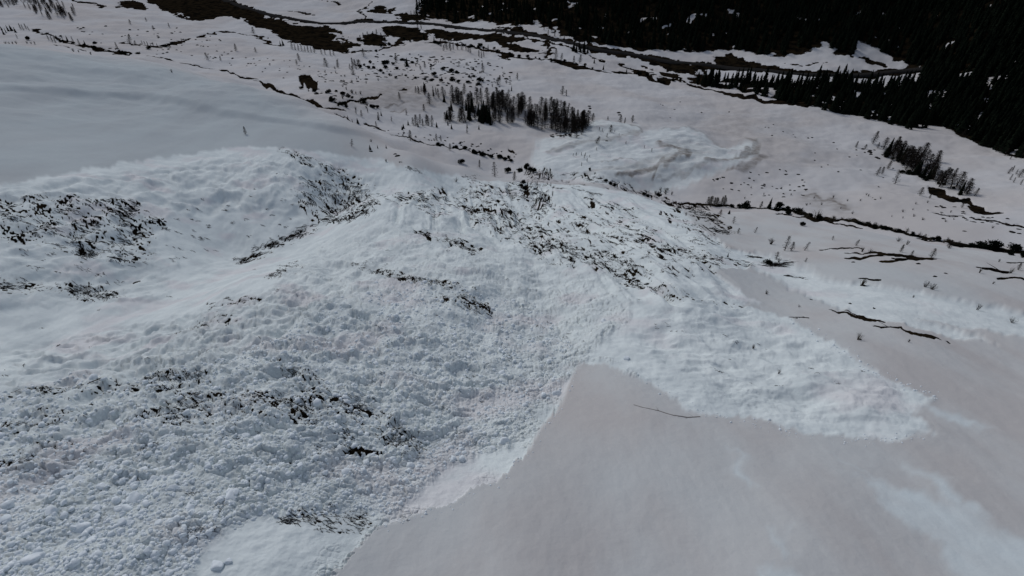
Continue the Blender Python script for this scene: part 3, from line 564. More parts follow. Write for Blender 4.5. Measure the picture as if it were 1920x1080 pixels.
SHAPE = {}
SHAPE['larch'] = [larch(10 + i, .15 + .025 * (i % 4)) for i in range(8)]
SHAPE['sparse'] = [larch(40 + i, .17, .5) for i in range(4)]
SHAPE['conifer'] = [spruce(60 + i, .14 + .03 * (i % 3)) for i in range(5)]
SHAPE['bush'] = [leafy(80 + i, .45 + .1 * (i % 3)) for i in range(5)]
SHAPE['twig'] = [twiggy(100 + i, .3 + .12 * (i % 3)) for i in range(6)]
SHAPE['rock'] = [chunk(130 + i, ICO2, .55) for i in range(7)]
MATS = dict(larch='larch', sparse='larch', conifer='needle', bush='needle', twig='larch', rock='rock')
ME = {}
def meshes(kind, i, m2):
    k = (kind, i, m2)
    if k not in ME:
        if kind in ('twig', 'rock'): ME[k] = (mesh_np({'twig': 'bare_shrub', 'rock': 'boulder'}[kind], *SHAPE[kind][i], M[m2], smooth=False),)
        else:
            (tv, tf), (cv, cf) = SHAPE[kind][i]
            ME[k] = (mesh_np('trunk', tv, tf, M['bark']), mesh_np('crown', cv, cf, M[m2]),
                     mesh_np('tree', np.concatenate([tv, cv]), np.concatenate([tf, cf + len(tv)]), None, mats=[M['bark'], M[m2]], mi=[0] * len(tf) + [1] * len(cf)))
    return ME[k]
NAME = dict(larch='larch_tree', sparse='larch_tree', conifer='conifer_tree', bush='dwarf_pine', twig='bare_shrub', rock='boulder')
CAT = dict(larch='tree', sparse='tree', conifer='tree', bush='shrub', twig='shrub', rock='rock')
SPEC = []; CAP = {'larch_tree': 262, 'boulder': 290, 'dwarf_pine': 290}
def add(kind, u, v, h, label=None, group=None, m2=None, wide=1.0, tilt=0.0, lift=0.0): SPEC.append((kind, u, v, h * (1.3 if kind == 'rock' and h < 7 else 1), label, group, m2 or MATS[kind], wide, tilt, lift))
def build_specs():
    U = np.array([s[1] for s in SPEC], float); V = np.array([s[2] for s in SPEC], float)
    x, y = hit(U, V); z = ground_z(x, y)
    _, v0 = project(x, y, z); u1, v1 = project(x, y, z + 1.0); u0, _ = project(x, y, z); ppm = np.hypot(u1 - u0, v1 - v0)
    seen = {}; rest_ = {}
    for i in sorted(range(len(SPEC)), key=lambda k: -SPEC[k][3]):
        q = NAME[SPEC[i][0]]; seen[q] = seen.get(q, 0) + 1
        if SPEC[i][5] and seen[q] > CAP.get(q, 999): rest_.setdefault(q, set()).add(i)
    for q, ids in rest_.items():
        V = []; F = []; n0 = 0
        for i in ids:
            sp = SPEC[i]; sh = SHAPE[sp[0]][i % len(SHAPE[sp[0]])]; parts = [sh] if q in ('boulder',) else list(sh)
            sz = sp[3] / FPX * math.hypot(math.hypot(x[i], y[i]), z[i] - CZ) * .5 if q == 'boulder' else sp[3] / ppm[i]
            for v_, f_ in parts: V.append(v_ * sz + (x[i], y[i], z[i] - .05 * sz)); F.append(f_ + n0); n0 += len(v_)
        o = link(bpy.data.objects.new(q + 's', mesh_np(q + 's', np.concatenate(V), np.concatenate(F), M[MATS[SPEC[i][0]]])))
        tag(o, {'boulder': 'smallest dark stones speckling the valley snow', 'larch_tree': 'smallest bare larches sprinkled over the far valley'}[q], {'boulder': 'stones', 'larch_tree': 'trees'}[q], None, 'stuff')
    for i, (kind, u, v, h, label, group, m2, wide, tilt, lift) in enumerate(SPEC):
        if i in rest_.get(NAME[kind], ()): continue
        r_ = math.hypot(x[i], y[i])
        if kind == 'rock': size = h / FPX * math.hypot(r_, z[i] - CZ) * .5
        else: size = h / ppm[i]
        ms = meshes(kind, i % len(SHAPE[kind]), m2); rz = random.uniform(0, 6.28); loc = (x[i], y[i], z[i] - (.12 * size if kind == 'rock' else .02 * size) + lift)
        sw = size * wide * random.uniform(.85, 1.2) * ((1.45 if h < 18 else 1.25) if kind in ('larch', 'sparse', 'conifer') else 1)
        if kind in ('twig', 'rock'): o = link(bpy.data.objects.new(NAME[kind], ms[0]))
        elif h < 9: o = link(bpy.data.objects.new(NAME[kind], ms[2]))
        else:
            o = link(bpy.data.objects.new(NAME[kind], None)); o.empty_display_size = .5
            link(bpy.data.objects.new('trunk', ms[0]), o); link(bpy.data.objects.new('crown', ms[1]), o)
        o.location = loc; o.rotation_euler = (random.gauss(0, .03), tilt + random.gauss(0, .03), 0)
        o.rotation_mode = 'XYZ'; o.rotation_euler[2] = 0 if tilt else rz
        o.scale = (sw, sw, size) if kind != 'rock' else (sw * random.uniform(.9, 1.5), sw * random.uniform(.7, 1.1), size * .8)
        tag(o, label, CAT[kind], group)
def inpoly(pl, n, rs):
    pl = np.array(pl, float); lo = pl.min(0); hi = pl.max(0); out = []
    while len(out) < n:
        p = lo + (hi - lo) * rs.uniform(size=2); ins = False
        for i in range(len(pl)):
            a = pl[i]; b = pl[(i + 1) % len(pl)]
            if (a[1] > p[1]) != (b[1] > p[1]) and p[0] < (b[0] - a[0]) * (p[1] - a[1]) / (b[1] - a[1]) + a[0]: ins = not ins
        if ins: out.append(tuple(p))
    return out
def along(pl, n, rs, j=2.0):
    d = dense(pl, False, 3); k = rs.integers(0, len(d), n); return [tuple(d[q] + rs.normal(size=2) * (j, j * .5)) for q in k]

rs = np.random.default_rng(3)
# --- single trees that can be pointed out -----------------------------------------------
for s in (
 ('larch',460,250,16,'lone small bare larch standing by itself on the smooth left snow shoulder'),
 ('sparse',659,274,15,'leaning thin bare larch on the snow shoulder just below the curved wind lip'),
 ('larch',770,263,21,'tall bare larch beside the thin dark line at the rim of the left shoulder'),
 ('larch',805,193,21,'bushy bare larch on the stained snow hump left of the grove'),
 ('larch',795,205,13,'small forked bare larch just below the bushy larch on the stained hump'),
 ('larch',750,186,15,'bare larch at the left end of the hump beside the dark bank'),
 ('larch',762,212,10,'short bare larch at the foot of the stained snow hump'),
 ('sparse',928,328,29,'tall thin bare larch above the dark gully, highest of the trees around it'),
 ('larch',899,310,14,'bare larch with a small dark bush at its foot left of the dark gully'),
 ('larch',964,338,18,'bare larch with dark bushes at its base at the left edge of the dark gully'),
 ('larch',844,285,13,'bare larch standing on the rim rocks between the shoulder and the gully'),
 ('larch',1054,177,17,'broad bare larch over a dark strip in the open snow right of the grove'),
 ('larch',1062,179,12,'slim bare larch at the right side of the broad larch over a dark strip'),
 ('larch',1111,227,15,'single bare larch just off the right end of the grove'),
 ('larch',1140,224,7,'tiny bare larch at the upper edge of the runout fan'),
 ('larch',1163,229,15,'left bare larch of the three above the runout fan'),
 ('larch',1171,232,11,'middle and lowest bare larch of the three above the runout fan'),
 ('larch',1186,226,14,'right bare larch of the three above the runout fan'),
 ('larch',1144,252,14,'darkest and tallest larch standing inside the upper runout fan'),
 ('larch',1117,278,15,'leaning dark larch in the middle of the runout fan'),
 ('conifer',959,171,11,'small dark conifer standing alone just above the grove tops'),
 ('larch',970,148,13,'bare larch behind a row of dark bushes above the grove'),
 ('larch',906,133,18,'bare larch in the open boulder field beneath the larch row by the stream'),
 ('larch',932,160,17,'slanting bare larch with a dark bush at its foot above the grove'),
 ('larch',870,176,21,'tallest bare larch rising from the upper left of the grove'),
 ('larch',829,157,12,'pair-like bare larch on the slope above the stained hump'),
 ('larch',743,117,17,'bare larch in the boulder field below the stream bend'),
 ('conifer',763,124,17,'dark conical conifer in the boulder field below the stream bend'),
 ('larch',797,128,13,'bare larch right of the dark conical conifer in the boulder field'),
 ('larch',789,131,9,'short bare larch right of the dark conical conifer in the boulder field'),
 ('larch',682,107,15,'bare larch just below the dark stream near the left meadow'),
 ('conifer',814,80,14,'dark conifer at the bend of the stream below the road'),
 ('conifer',795,72,14,'dark conifer between the road and the stream bend'),
 ('conifer',915,93,12,'dark conifer on the narrow snow strip beside the stream'),
 ('larch',1042,112,22,'tallest dark larch at the fork of the stream'),
 ('larch',1052,113,14,'dark larch just right of the tallest one at the stream fork'),
 ('larch',1076,119,14,'left bare larch of the pair on the snow between stream and road'),
 ('larch',1087,119,17,'right bare larch of the pair on the snow between stream and road'),
 ('conifer',1114,120,10,'small dark conifer in the middle of the snow between stream and road'),
 ('conifer',1131,131,11,'small dark conifer beside the stream below the road'),
 ('conifer',1175,132,8,'round-topped dark conifer on the stream bank where the bank bulges'),
 ('larch',562,115,15,'upper bare larch of the pair left of the black rock patch'),
 ('larch',557,122,11,'lower bare larch of the pair left of the black rock patch'),
 ('larch',612,120,17,'bare larch left of the dark clump near the left meadow'),
 ('larch',633,123,16,'bare larch right of the dark clump near the left meadow'),
 ('conifer',525,82,11,'left dark conifer of the pair at the end of the snow bank'),
 ('conifer',531,83,13,'right dark conifer of the pair at the end of the snow bank'),
 ('larch',475,62,14,'bare larch at the upper edge of the left meadow near the road bank'),
 ('larch',375,26,10,'bare larch on the snow patch inside the dark ground at top left'),
 ('larch',443,98,15,'bare larch in the middle of the left meadow'),
 ('larch',480,98,10,'short bare larch right of the one in the middle of the left meadow'),
 ('larch',391,113,15,'bare larch near the shoulder rim in the left meadow'),
 ('larch',414,114,9,'short bare larch right of the one near the shoulder rim'),
 ('larch',245,47,10,'small bare larch, left of three in the high left meadow'),
 ('larch',275,40,9,'small bare larch, upper of three in the high left meadow'),
 ('larch',288,56,9,'small bare larch, lower of three in the high left meadow'),
 ('larch',317,50,9,'small bare larch right of the three in the high left meadow'),
 ('larch',243,84,22,'tall leaning bare larch at the left end of the snow bank'),
 ('larch',254,86,10,'short bare larch right of the tall leaning one on the snow bank'),
 ('larch',341,81,10,'small bare larch growing on the dark snow bank'),
 ('larch',1604,278,13,'leftmost small larch of the right-hand larch group'),
 ('larch',1634,275,27,'tall slim bare larch left of the right-hand larch group'),
 ('larch',1621,281,10,'faint short larch between the two leftmost trees of the right-hand group'),
 ('larch',1644,281,13,'short larch right of the tall slim one in the right-hand group'),
 ('conifer',1662,291,36,'dark dense conifer, tallest of the right-hand group'),
 ('larch',1667,310,17,'small bare larch standing below the right-hand group'),
 ('sparse',1678,345,30,'thin sparse larch standing alone below the right-hand group'),
 ('larch',1644,328,17,'left bare larch of the pair below the right-hand group'),
 ('larch',1654,325,15,'right dark larch of the pair below the right-hand group'),
 ('larch',1784,338,24,'bare larch standing apart right of the right-hand group'),
 ('larch',1828,366,18,'last larch at the lower right end of the right-hand group'),
 ('larch',1724,367,18,'bare larch in the open snow below the black bank'),
 ('larch',1743,371,9,'small forked larch below the black bank'),
 ('larch',1805,386,13,'bare larch over a dark bush under the black bank'),
 ('larch',1351,403,11,'reddish rounded larch just below the ravine'),
 ('sparse',1375,419,14,'thin upright larch between the debris tongue and the ravine'),
 ('sparse',1384,436,12,'thin bare larch right of the dark debris tongue'),
 ('sparse',1415,435,12,'leaning bare larch in the snow below the ravine'),
 ('sparse',1472,468,30,'tallest sparse larch on the right near slope'),
 ('larch',1484,469,18,'bare larch right of the tallest sparse larch on the right near slope'),
 ('sparse',1508,469,19,'leaning bare larch, rightmost of the three on the right near slope'),
 ('twig',1446,456,13,'low wide bare shrub left of the tallest sparse larch'),
 ('sparse',1457,481,17,'broken bare stem standing among fallen branches'),
 ('twig',1462,485,10,'bare sprig among the fallen branches on the right near slope'),
 ('sparse',1511,488,9,'short bare larch right of the fallen branches'),
 ('sparse',1560,452,9,'small faint larch alone below the ravine'),
 ('conifer',1366,476,9,'small dark tree beside the fallen branches'),
 ('bush',1440,488,8,'dark bush at the left of the fallen branches'),
 ('twig',1286,464,8,'bare sprig on the ribbed avalanche snow'),
 ('twig',1213,426,8,'bare sprig on the domed avalanche snow'),
 ('larch',1604,461,13,'dark leaning larch left of the brown turf band'),
 ('twig',1617,471,11,'dark bare shrub at the left end of the brown turf band'),
 ('twig',1631,472,10,'olive bare shrub on the brown turf band'),
 ('larch',1688,473,16,'bare larch rising from the middle of the brown turf band'),
 ('larch',1709,478,11,'short bare larch on the brown turf band'),
 ('larch',1746,483,20,'dense olive-brown larch at the right end of the brown turf band'),
 ('larch',1779,465,18,'dark wide larch beside the ravine'),
 ('twig',1700,459,10,'bare dark shrub leaning over the snow below the ravine'),
 ('twig',1683,453,10,'small bare shrub below the ravine'),
 ('bush',1836,466,19,'largest round black bush at the ravine'),
 ('bush',1820,465,13,'black bush left of the largest round one at the ravine'),
 ('bush',1851,466,12,'black bush right of the largest round one at the ravine'),
 ('bush',1866,466,20,'tall round black bush, second from the right end of the ravine'),
 ('bush',1900,470,17,'wide black bush near the right end of the ravine'),
 ('bush',1893,479,9,'low black bush below the wide one at the right end of the ravine'),
 ('bush',1915,484,12,'black bush cut by the right edge below the ravine'),
 ('bush',1398,390,13,'round black bush at the ravine, left of the row'),
 ('bush',1493,400,14,'round black bush at the ravine, in the middle of the row'),
 ('larch',1425,391,17,'dark scruffy larch in the ravine bush row'),
 ('conifer',1442,389,22,'tall crooked dark tree in the ravine bush row'),
 ('bush',1461,390,12,'black bush right of the tall crooked tree at the ravine'),
 ('bush',1477,393,9,'small black bush right of the tall crooked tree at the ravine'),
 ('conifer',1367,401,9,'small dark pointed bush below the larch clump at the ravine'),
 ('bush',1372,388,7,'tiny black bush just under the larch clump at the ravine'),
 ('bush',1476,401,8,'small black bush on the lower branch of the ravine'),
 ('bush',1505,424,8,'small black bush alone in the snow below the ravine'),
 ('twig',1530,408,19,'brown bare shrub above the ravine near the stained snow'),
 ('twig',1618,529,18,'brown leaning shrub beside a dark rock on the right near slope'),
 ('twig',1735,536,14,'left bare shrub of the pair on the smooth right slope'),
 ('twig',1748,541,15,'right bare shrub of the pair on the smooth right slope'),
 ('twig',1715,552,7,'tiny bare shrub below the pair on the smooth right slope'),
 ('twig',1835,576,14,'lone slanting bare shrub on the far right snow'),
 ('twig',1901,600,12,'single bare stem near the right edge of the snow'),
 ('twig',1835,513,11,'bare shrub at the left end of a long dark log'),
 ('twig',1893,514,14,'olive bare shrub at the right end of a long dark log'),
 ('larch',1907,508,16,'olive larch behind the bare shrub near the right edge'),
 ('twig',1872,492,8,'small bare shrub below the right end of the ravine'),
 ('twig',1862,531,7,'tiny bare shrub alone near the right edge'),
 ('twig',1607,640,15,'bare shrub below the brown rock strip on the right slope'),
 ('twig',1702,644,7,'small bare shrub below the right part of the rock strip'),
 ('twig',1436,552,8,'tiny twig in the smooth band right of the debris'),
 ('twig',1497,577,5,'tiniest twig in the smooth band right of the debris'),
 ('twig',1413,650,9,'thin sprig poking out of the right debris lobe'),
 ('twig',1461,697,9,'low thin sprig on the right debris lobe'),
 ('conifer',694,280,10,'small dark shrub-like tree, left of the four on the shoulder edge'),
 ('conifer',708,277,7,'small dark tree, second of the four on the shoulder edge'),
 ('conifer',724,277,7,'small dark tree, right of the four on the shoulder edge'),
 ('twig',696,265,6,'small twig above the four dark trees of the shoulder edge'),
 ('twig',724,303,7,'small twig below the dark rocks on the shoulder'),
 ('twig',323,137,8,'small twig on the snow shoulder just inside its rim'),
 ('twig',855,341,9,'small sprig at the head of the central gully'),
 ('twig',171,103,8,'faint shrub on the left end of the shoulder rim'),
 ('bush',865,306,9,'round dark bush at the shoulder rim left of the gully'),
 ('bush',952,322,10,'dark bush beside the dark gully top'),
 ('bush',974,321,8,'small dark bush right of another beside the gully top'),
 ('bush',54,75,10,'dark round bush on the snow at upper left'),
 ('bush',1884,62,8,'dark bush hidden in the forest slope') ):
    if s[4].startswith('dark bush hidden'): continue
    m2 = 'olive' if 'olive' in s[4] or 'brown' in s[4] else ('pink' if 'reddish' in s[4] else None)
    add(s[0], s[1], s[2], s[3], s[4], None, m2, wide=1.5 if 'wide' in s[4] else 1.25 if s[0] == 'bush' else 1.0, tilt=.25 if 'slanting' in s[4] or 'leaning' in s[4] else 0)
# --- groups --------------------------------------------------------------------------------
def many(kind, pts, h0, h1, label, group, m2=None, mix=None, **k):
    for p in pts:
        kd = kind
        if mix and rs.uniform() < mix[1]: kd = mix[0]
        add(kd, p[0], p[1], rs.uniform(h0, h1), label, group, m2 if kd == kind else None, **k)
many('larch', inpoly([(845,188),(880,196),(960,198),(1040,212),(1095,226),(1108,238),(1080,246),(1040,236),(985,222),(940,214),(870,205)], 84, rs), 25, 35, 'tall bare larch packed among others in the back rows of the central grove', 'larches of the central grove', mix=('sparse', .15))
many('larch', inpoly([(838,218),(870,222),(935,228),(985,226),(1050,240),(1090,238),(1108,240),(1075,252),(1045,246),(1010,240),(975,230),(940,232),(925,240),(895,230),(850,228)], 62, rs), 21, 32, 'tall bare larch packed among others in the front rows of the central grove', 'larches of the central grove')
many('conifer', inpoly([(850,205),(900,212),(930,236),(910,236),(880,226)], 20, rs), 22, 32, 'black conifer inside the left part of the central grove', 'conifers of the central grove')
many('conifer', [(838,221),(906,234),(920,238),(847,206),(833,190)], 14, 22, 'black conifer at the left foot of the central grove', 'conifers of the central grove')
many('larch', inpoly([(765,172),(800,166),(840,182),(870,190),(850,196),(820,186)], 20, rs), 12, 20, 'bare larch in the thin row running from the stained hump to the grove', 'larches between hump and grove', mix=('conifer', .2))
many('larch', [(774,231),(780,233),(787,230),(793,236),(799,231),(803,234),(810,229),(836,226),(843,229)], 14, 22, 'bare larch in the loose row on open snow left of the grove', 'larches in the loose row')
many('conifer', [(765,230),(784,237),(810,237),(819,240),(840,236),(653,228),(671,231),(709,223)], 8, 11, 'stubby black bush-like conifer on the open snow left of the grove', 'stubby dark conifers')
many('conifer', [(847,244),(876,243),(898,246),(754,241),(715,217),(756,236)], 8, 11, 'small black conifer dotted over the open snow below the grove', 'small conifers below the grove')
many('larch', [(706,238),(734,224),(710,222),(678,218),(661,231),(827,263),(876,252),(818,262),(690,212),(668,214)], 9, 15, 'small bare larch scattered on the snow between the shoulder rim and the hump', 'larches by the shoulder rim')
many('larch', [(1084,248),(1092,250),(1098,246),(1076,254),(1060,256),(1070,262),(1103,240),(1090,258),(1080,265)], 10, 20, 'thin bare larch at the ragged right end of the central grove', 'larches at the end of the grove')
many('larch', [(1074,299),(1080,297),(1090,296),(1097,297),(1105,299),(1095,303),(1100,311),(1129,251),(1123,250),(1152,251),(1118,286),(1160,260),(1173,272),(1090,317),(1208,279),(1221,289),(1137,264)], 5, 8, 'tiny larch poking up from the runout fan of avalanche snow', 'tiny larches in the runout fan')
many('larch', inpoly([(0,0),(100,0),(150,18),(142,37),(100,38),(60,30),(42,14),(0,16)], 85, rs), 13, 20, 'bare larch in the dense wood at the top left corner', 'larches of the top left wood')
many('conifer', [(8,65),(22,57),(12,62),(3,55),(17,60),(30,62),(108,75),(127,77),(160,84)], 9, 15, 'dark conifer beside the dark bank at upper left', 'conifers on the upper left bank')
many('larch', [(45,58),(51,57),(40,56),(56,59),(33,72),(98,77),(92,75),(118,75),(137,78),(220,91),(104,79),(150,84)], 9, 15, 'bare larch along the dark bank at upper left', 'larches on the upper left bank')
many('twig', [(10,80),(17,81),(24,82),(31,82),(52,84),(67,86),(60,85),(138,97),(148,98),(190,97),(200,98)], 5, 9, 'faint bare shrub along the rim of the left shoulder', 'shrubs on the left rim')
many('larch', [(268,86),(273,87),(278,87),(283,86),(295,86),(288,87)], 7, 10, 'small bare larch in the row on the snow bank of the left meadow', 'larches in the bank row')
many('larch', [(548,92),(554,93),(560,94),(566,95),(572,96),(578,97),(584,98),(590,99),(603,102),(610,102),(620,104),(626,104)], 12, 17, 'bare larch in the row against the dark ground left of the stream', 'larches in the left row')
many('larch', [(656,128),(662,126),(668,130),(674,128),(663,142),(671,122)], 12, 20, 'dark bare larch in the tight clump left of the boulder field', 'larches of the left clump')
many('larch', [(682,74),(690,72),(700,73),(707,70),(716,76),(722,78),(676,78)], 14, 18, 'bare larch in the dark patch below the road at left', 'larches under the road')
many('larch', [(771,27),(777,28),(784,30),(792,34),(783,52),(790,54)], 9, 14, 'pale bare larch on the snow bank above the road', 'larches above the road')
many('larch', [(827,86),(835,88),(843,90),(850,92),(858,93),(866,94),(874,96),(882,100),(845,96),(832,96),(903,106),(898,104),(907,104),(838,92),(878,98)], 12, 17, 'bare larch in the long row below the stream', 'larches below the stream')
many('larch', [(1028,66),(1040,68),(1050,70),(1058,73),(1064,66),(1020,58),(1034,58)], 8, 12, 'small bare larch on the snow wedge above the road', 'larches on the snow wedge')
many('conifer', [(1080,100),(1088,98),(1102,96),(1086,92),(1095,95),(1075,96)], 14, 24, 'black conifer in the clump crowding the road', 'conifers crowding the road')
many('bush', inpoly([(1650,288),(1700,310),(1740,340),(1810,366),(1740,345),(1690,318)], 16, rs), 5, 9, 'black low bush at the feet of the right-hand larch group', 'bushes of the right-hand group', wide=1.4)
many('conifer', [(1684,297),(1690,302),(1716,324),(1722,320),(1737,338),(1745,336),(1800,364),(1730,332)], 26, 38, 'dense black conifer leaning in the core of the right-hand larch group', 'conifers of the right-hand group')
many('larch', [(1655,283),(1668,292),(1676,286),(1682,288),(1690,292),(1698,300),(1703,308),(1710,300),(1716,312),(1722,306),(1728,292),(1706,296),(1712,316),(1752,315),(1758,300),(1746,322),(1735,305),(1742,330),(1765,345),(1770,348),(1757,344),(1790,354),(1797,358),(1813,364),(1808,362),(1780,356),(1760,352),(1700,314),(1672,290),(1680,298),(1694,306),(1708,312),(1718,318),(1727,326),(1734,330),(1749,338),(1756,340),(1688,286),(1712,304),(1740,318)], 22, 36, 'bare larch leaning in the dense right-hand group', 'larches of the right-hand group', wide=1.35)
many('larch', [(1327,384),(1333,385),(1339,385),(1346,385),(1352,384),(1359,383),(1330,386),(1343,386),(1356,386)], 16, 22, 'brown bare larch in the tight clump at the head of the ravine', 'larches at the ravine', 'olive')
many('larch', [(1802,258),(1812,258),(1822,260),(1848,270),(1856,276),(1862,272),(1868,282),(1875,284),(1884,290),(1893,300),(1898,320),(1905,326),(1910,332),(1893,338),(1900,342),(1912,348),(1890,325),(1918,360)], 10, 20, 'bare larch on the ragged lower edge of the dark forest at right', 'larches at the forest edge')
many('twig', along([(1500,404),(1540,411),(1600,416),(1660,430),(1700,437),(1750,450),(1800,458)], 52, rs, 3), 6, 12, 'dark bare shrub in the hedge along the ravine', 'shrubs along the ravine', 'olive')
many('bush', along([(1290,384),(1340,386),(1400,389),(1460,393),(1520,404),(1545,410)], 16, rs, 2), 4, 7, 'low black bush lining the left part of the ravine', 'low bushes lining the ravine', wide=1.4)
many('bush', along([(1600,418),(1650,428),(1700,436),(1800,462)], 22, rs, 3), 4, 8, 'low black bush lining the right part of the ravine', 'low bushes lining the ravine', wide=1.4)
many('bush', along([(815,274),(850,278),(880,282),(905,290),(940,296),(960,304)], 30, rs, 3), 4, 7, 'low dark bush on the rocky line above the central gully', 'bushes on the rocky line', wide=1.3)
many('bush', [(988,310),(985,316),(992,322),(1000,326),(996,318),(982,345),(978,350),(984,355),(1135,342),(1144,347),(1152,350),(1105,325),(1207,366),(1213,369)], 6, 10, 'dark bush at the rim of the central gully', 'bushes at the gully rim')
many('bush', inpoly([(560,165),(640,170),(720,205),(640,205)], 24, rs), 4, 8, 'dark low bush among the rocks left of the stained hump', 'low bushes of the left rocks', wide=1.4)
many('twig', inpoly([(640,150),(700,170),(690,210),(640,200)], 14, rs), 6, 10, 'bare shrub among the rocks left of the stained hump', 'shrubs of the left rocks')
many('twig', inpoly([(1230,350),(1260,358),(1262,370),(1225,366)], 10, rs), 6, 9, 'bare brown shrub where the fan meets the debris ridge', 'shrubs under the fan', 'brush')
many('bush', along([(640,100),(710,94),(755,76),(800,80),(880,86),(955,100),(1010,113),(1060,118),(1145,138),(1205,138),(1245,154),(1290,152)], 46, rs, 3), 3.5, 7, 'low black bush on the bank of the winding stream', 'bushes on the stream bank', wide=1.4)
many('bush', along([(80,62),(130,80),(200,92),(250,102),(320,82)], 22, rs, 3), 3.5, 7, 'low black bush along the dark bank at upper left', 'bushes on the upper left bank', wide=1.4)
many('bush', inpoly([(660,115),(760,110),(930,150),(900,160),(780,150),(680,145)], 40, rs), 3.5, 8, 'low black bush between the boulders above the grove', 'bushes of the boulder field', wide=1.4)
many('rock', inpoly([(150,44),(330,52),(420,66),(430,110),(330,112),(230,88),(140,70)], 60, rs), 2.0, 4, 'small dark stone on the far upper left meadow', 'stones of the far upper left meadow')
many('rock', inpoly([(690,235),(840,255),(980,290),(960,305),(860,275),(740,250)], 50, rs), 2.5, 5, 'small dark stone on the snow between shoulder rim and grove', 'stones below the grove')
many('twig', inpoly([(580,110),(700,100),(960,120),(960,165),(760,150),(620,170)], 46, rs), 4, 8, 'tiny bare shrub in the boulder field between stream and grove', 'tiny shrubs of the boulder field')
many('twig', inpoly([(1340,345),(1560,330),(1920,420),(1920,445),(1600,405),(1400,375)], 34, rs), 4, 7, 'tiny bare shrub on the open snow above the ravine', 'tiny shrubs above the ravine')
# --- boulders ------------------------------------------------------------------------------
for s in ((1105,197,7,'upper black rock of the pair between grove and river'),(1107,200,6,'lower black rock of the pair between grove and river'),(1137,270,6,'black rock in the middle of the runout fan'),(1161,208,6,'dark rock above the three larches of the fan'),
          (1163,212,6,'lowest dark rock of the little stack above the three larches'),(746,292,9,'dark split rock on the snow shoulder above the gully'),(741,289,6,'small dark rock leaning on the split rock on the shoulder'),(694,283,6,'dark rock at the foot of the shoulder trees'),
          (1626,530,7,'dark rock under the brown leaning shrub'),(1600,491,7,'round black rock under the brown turf band'),(1723,495,6,'black rock under the right half of the turf band'),(1756,517,6,'dark rock alone on the smooth right slope'),(1775,512,5,'small dark rock right of another on the smooth slope'),
          (1900,437,12,'long black rock near the right edge above the ravine'),(1911,439,6,'small black rock touching the long one above the ravine'),(1770,412,6,'black rock in the open snow above the ravine'),(1808,435,5,'black rock above the round bushes of the ravine'),
          (1612,640,4,'dark stone under the shrub below the rock strip'),(1522,561,4,'dark stone on the pale strip right of the debris'),(1598,563,5,'double dark stone on the pale strip right of the debris'),(1644,572,5,'dark stone at the lower edge of the pale strip'),
          (252,487,8,'reddish dark rock in the smooth channel left of the gully'),(254,522,9,'dark rock standing alone in the smooth channel'),(163,749,8,'greenish dark rock at the edge of the left debris'),(3,873,9,'dark rock cut by the left edge in the debris'),
          (536,857,6,'left dark stone of the pair in the coarse debris'),(552,861,7,'right dark stone of the pair in the coarse debris'),(590,737,9,'dark rock in front of the smooth hollow of the debris'),(364,1005,5,'dark stone low in the coarse debris'),(590,745,7,'flat dark stone beneath the rock of the smooth hollow'),
          (242,631,4,'lone black stone in the smooth left channel'),(107,643,3,'tiny black stone in the smooth left channel')):
    add('rock', s[0], s[1], s[2], s[3])
many('rock', inpoly([(680,110),(740,98),(900,110),(960,130),(960,165),(880,165),(760,155),(690,150),(660,120)], 210, rs), 2.5, 6.5, 'small black boulder in the boulder field between stream and grove', 'boulders of the field above the grove')
many('rock', inpoly([(430,95),(560,118),(600,130),(600,160),(540,150),(420,118),(380,104)], 44, rs), 2, 3.6, 'small dark boulder dotting the left meadow', 'boulders of the left meadow')
many('rock', inpoly([(600,135),(680,130),(690,150),(640,185),(590,180)], 34, rs), 3, 6, 'dark boulder scattered near the black rock patch', 'boulders near the black patch')
many('rock', inpoly([(1460,318),(1520,320),(1520,365),(1440,372),(1330,350),(1330,335),(1420,325)], 44, rs), 2.5, 5, 'small dark boulder on the snow right of the fan', 'boulders right of the fan')
many('rock', inpoly([(1700,388),(1800,384),(1920,415),(1920,432),(1830,420),(1760,400)], 46, rs), 2.5, 5.5, 'dark boulder on the snow above the right part of the ravine', 'boulders above the ravine')
many('rock', inpoly([(1210,180),(1500,230),(1700,310),(1640,380),(1560,330),(1400,240),(1250,220)], 34, rs), 2, 3.6, 'tiny dark boulder on the wide smooth snow below the river', 'boulders of the wide snow')
many('rock', inpoly([(1600,276),(1650,285),(1670,300),(1640,298)], 14, rs), 3, 6, 'dark boulder around the left end of the right-hand larch group', 'boulders of the right-hand group')
many('rock', inpoly([(1015,240),(1060,250),(1090,264),(1050,262),(1020,248)], 20, rs), 3, 7, 'black boulder on the bank at the lower right foot of the grove', 'boulders at the foot of the grove')
build_specs()

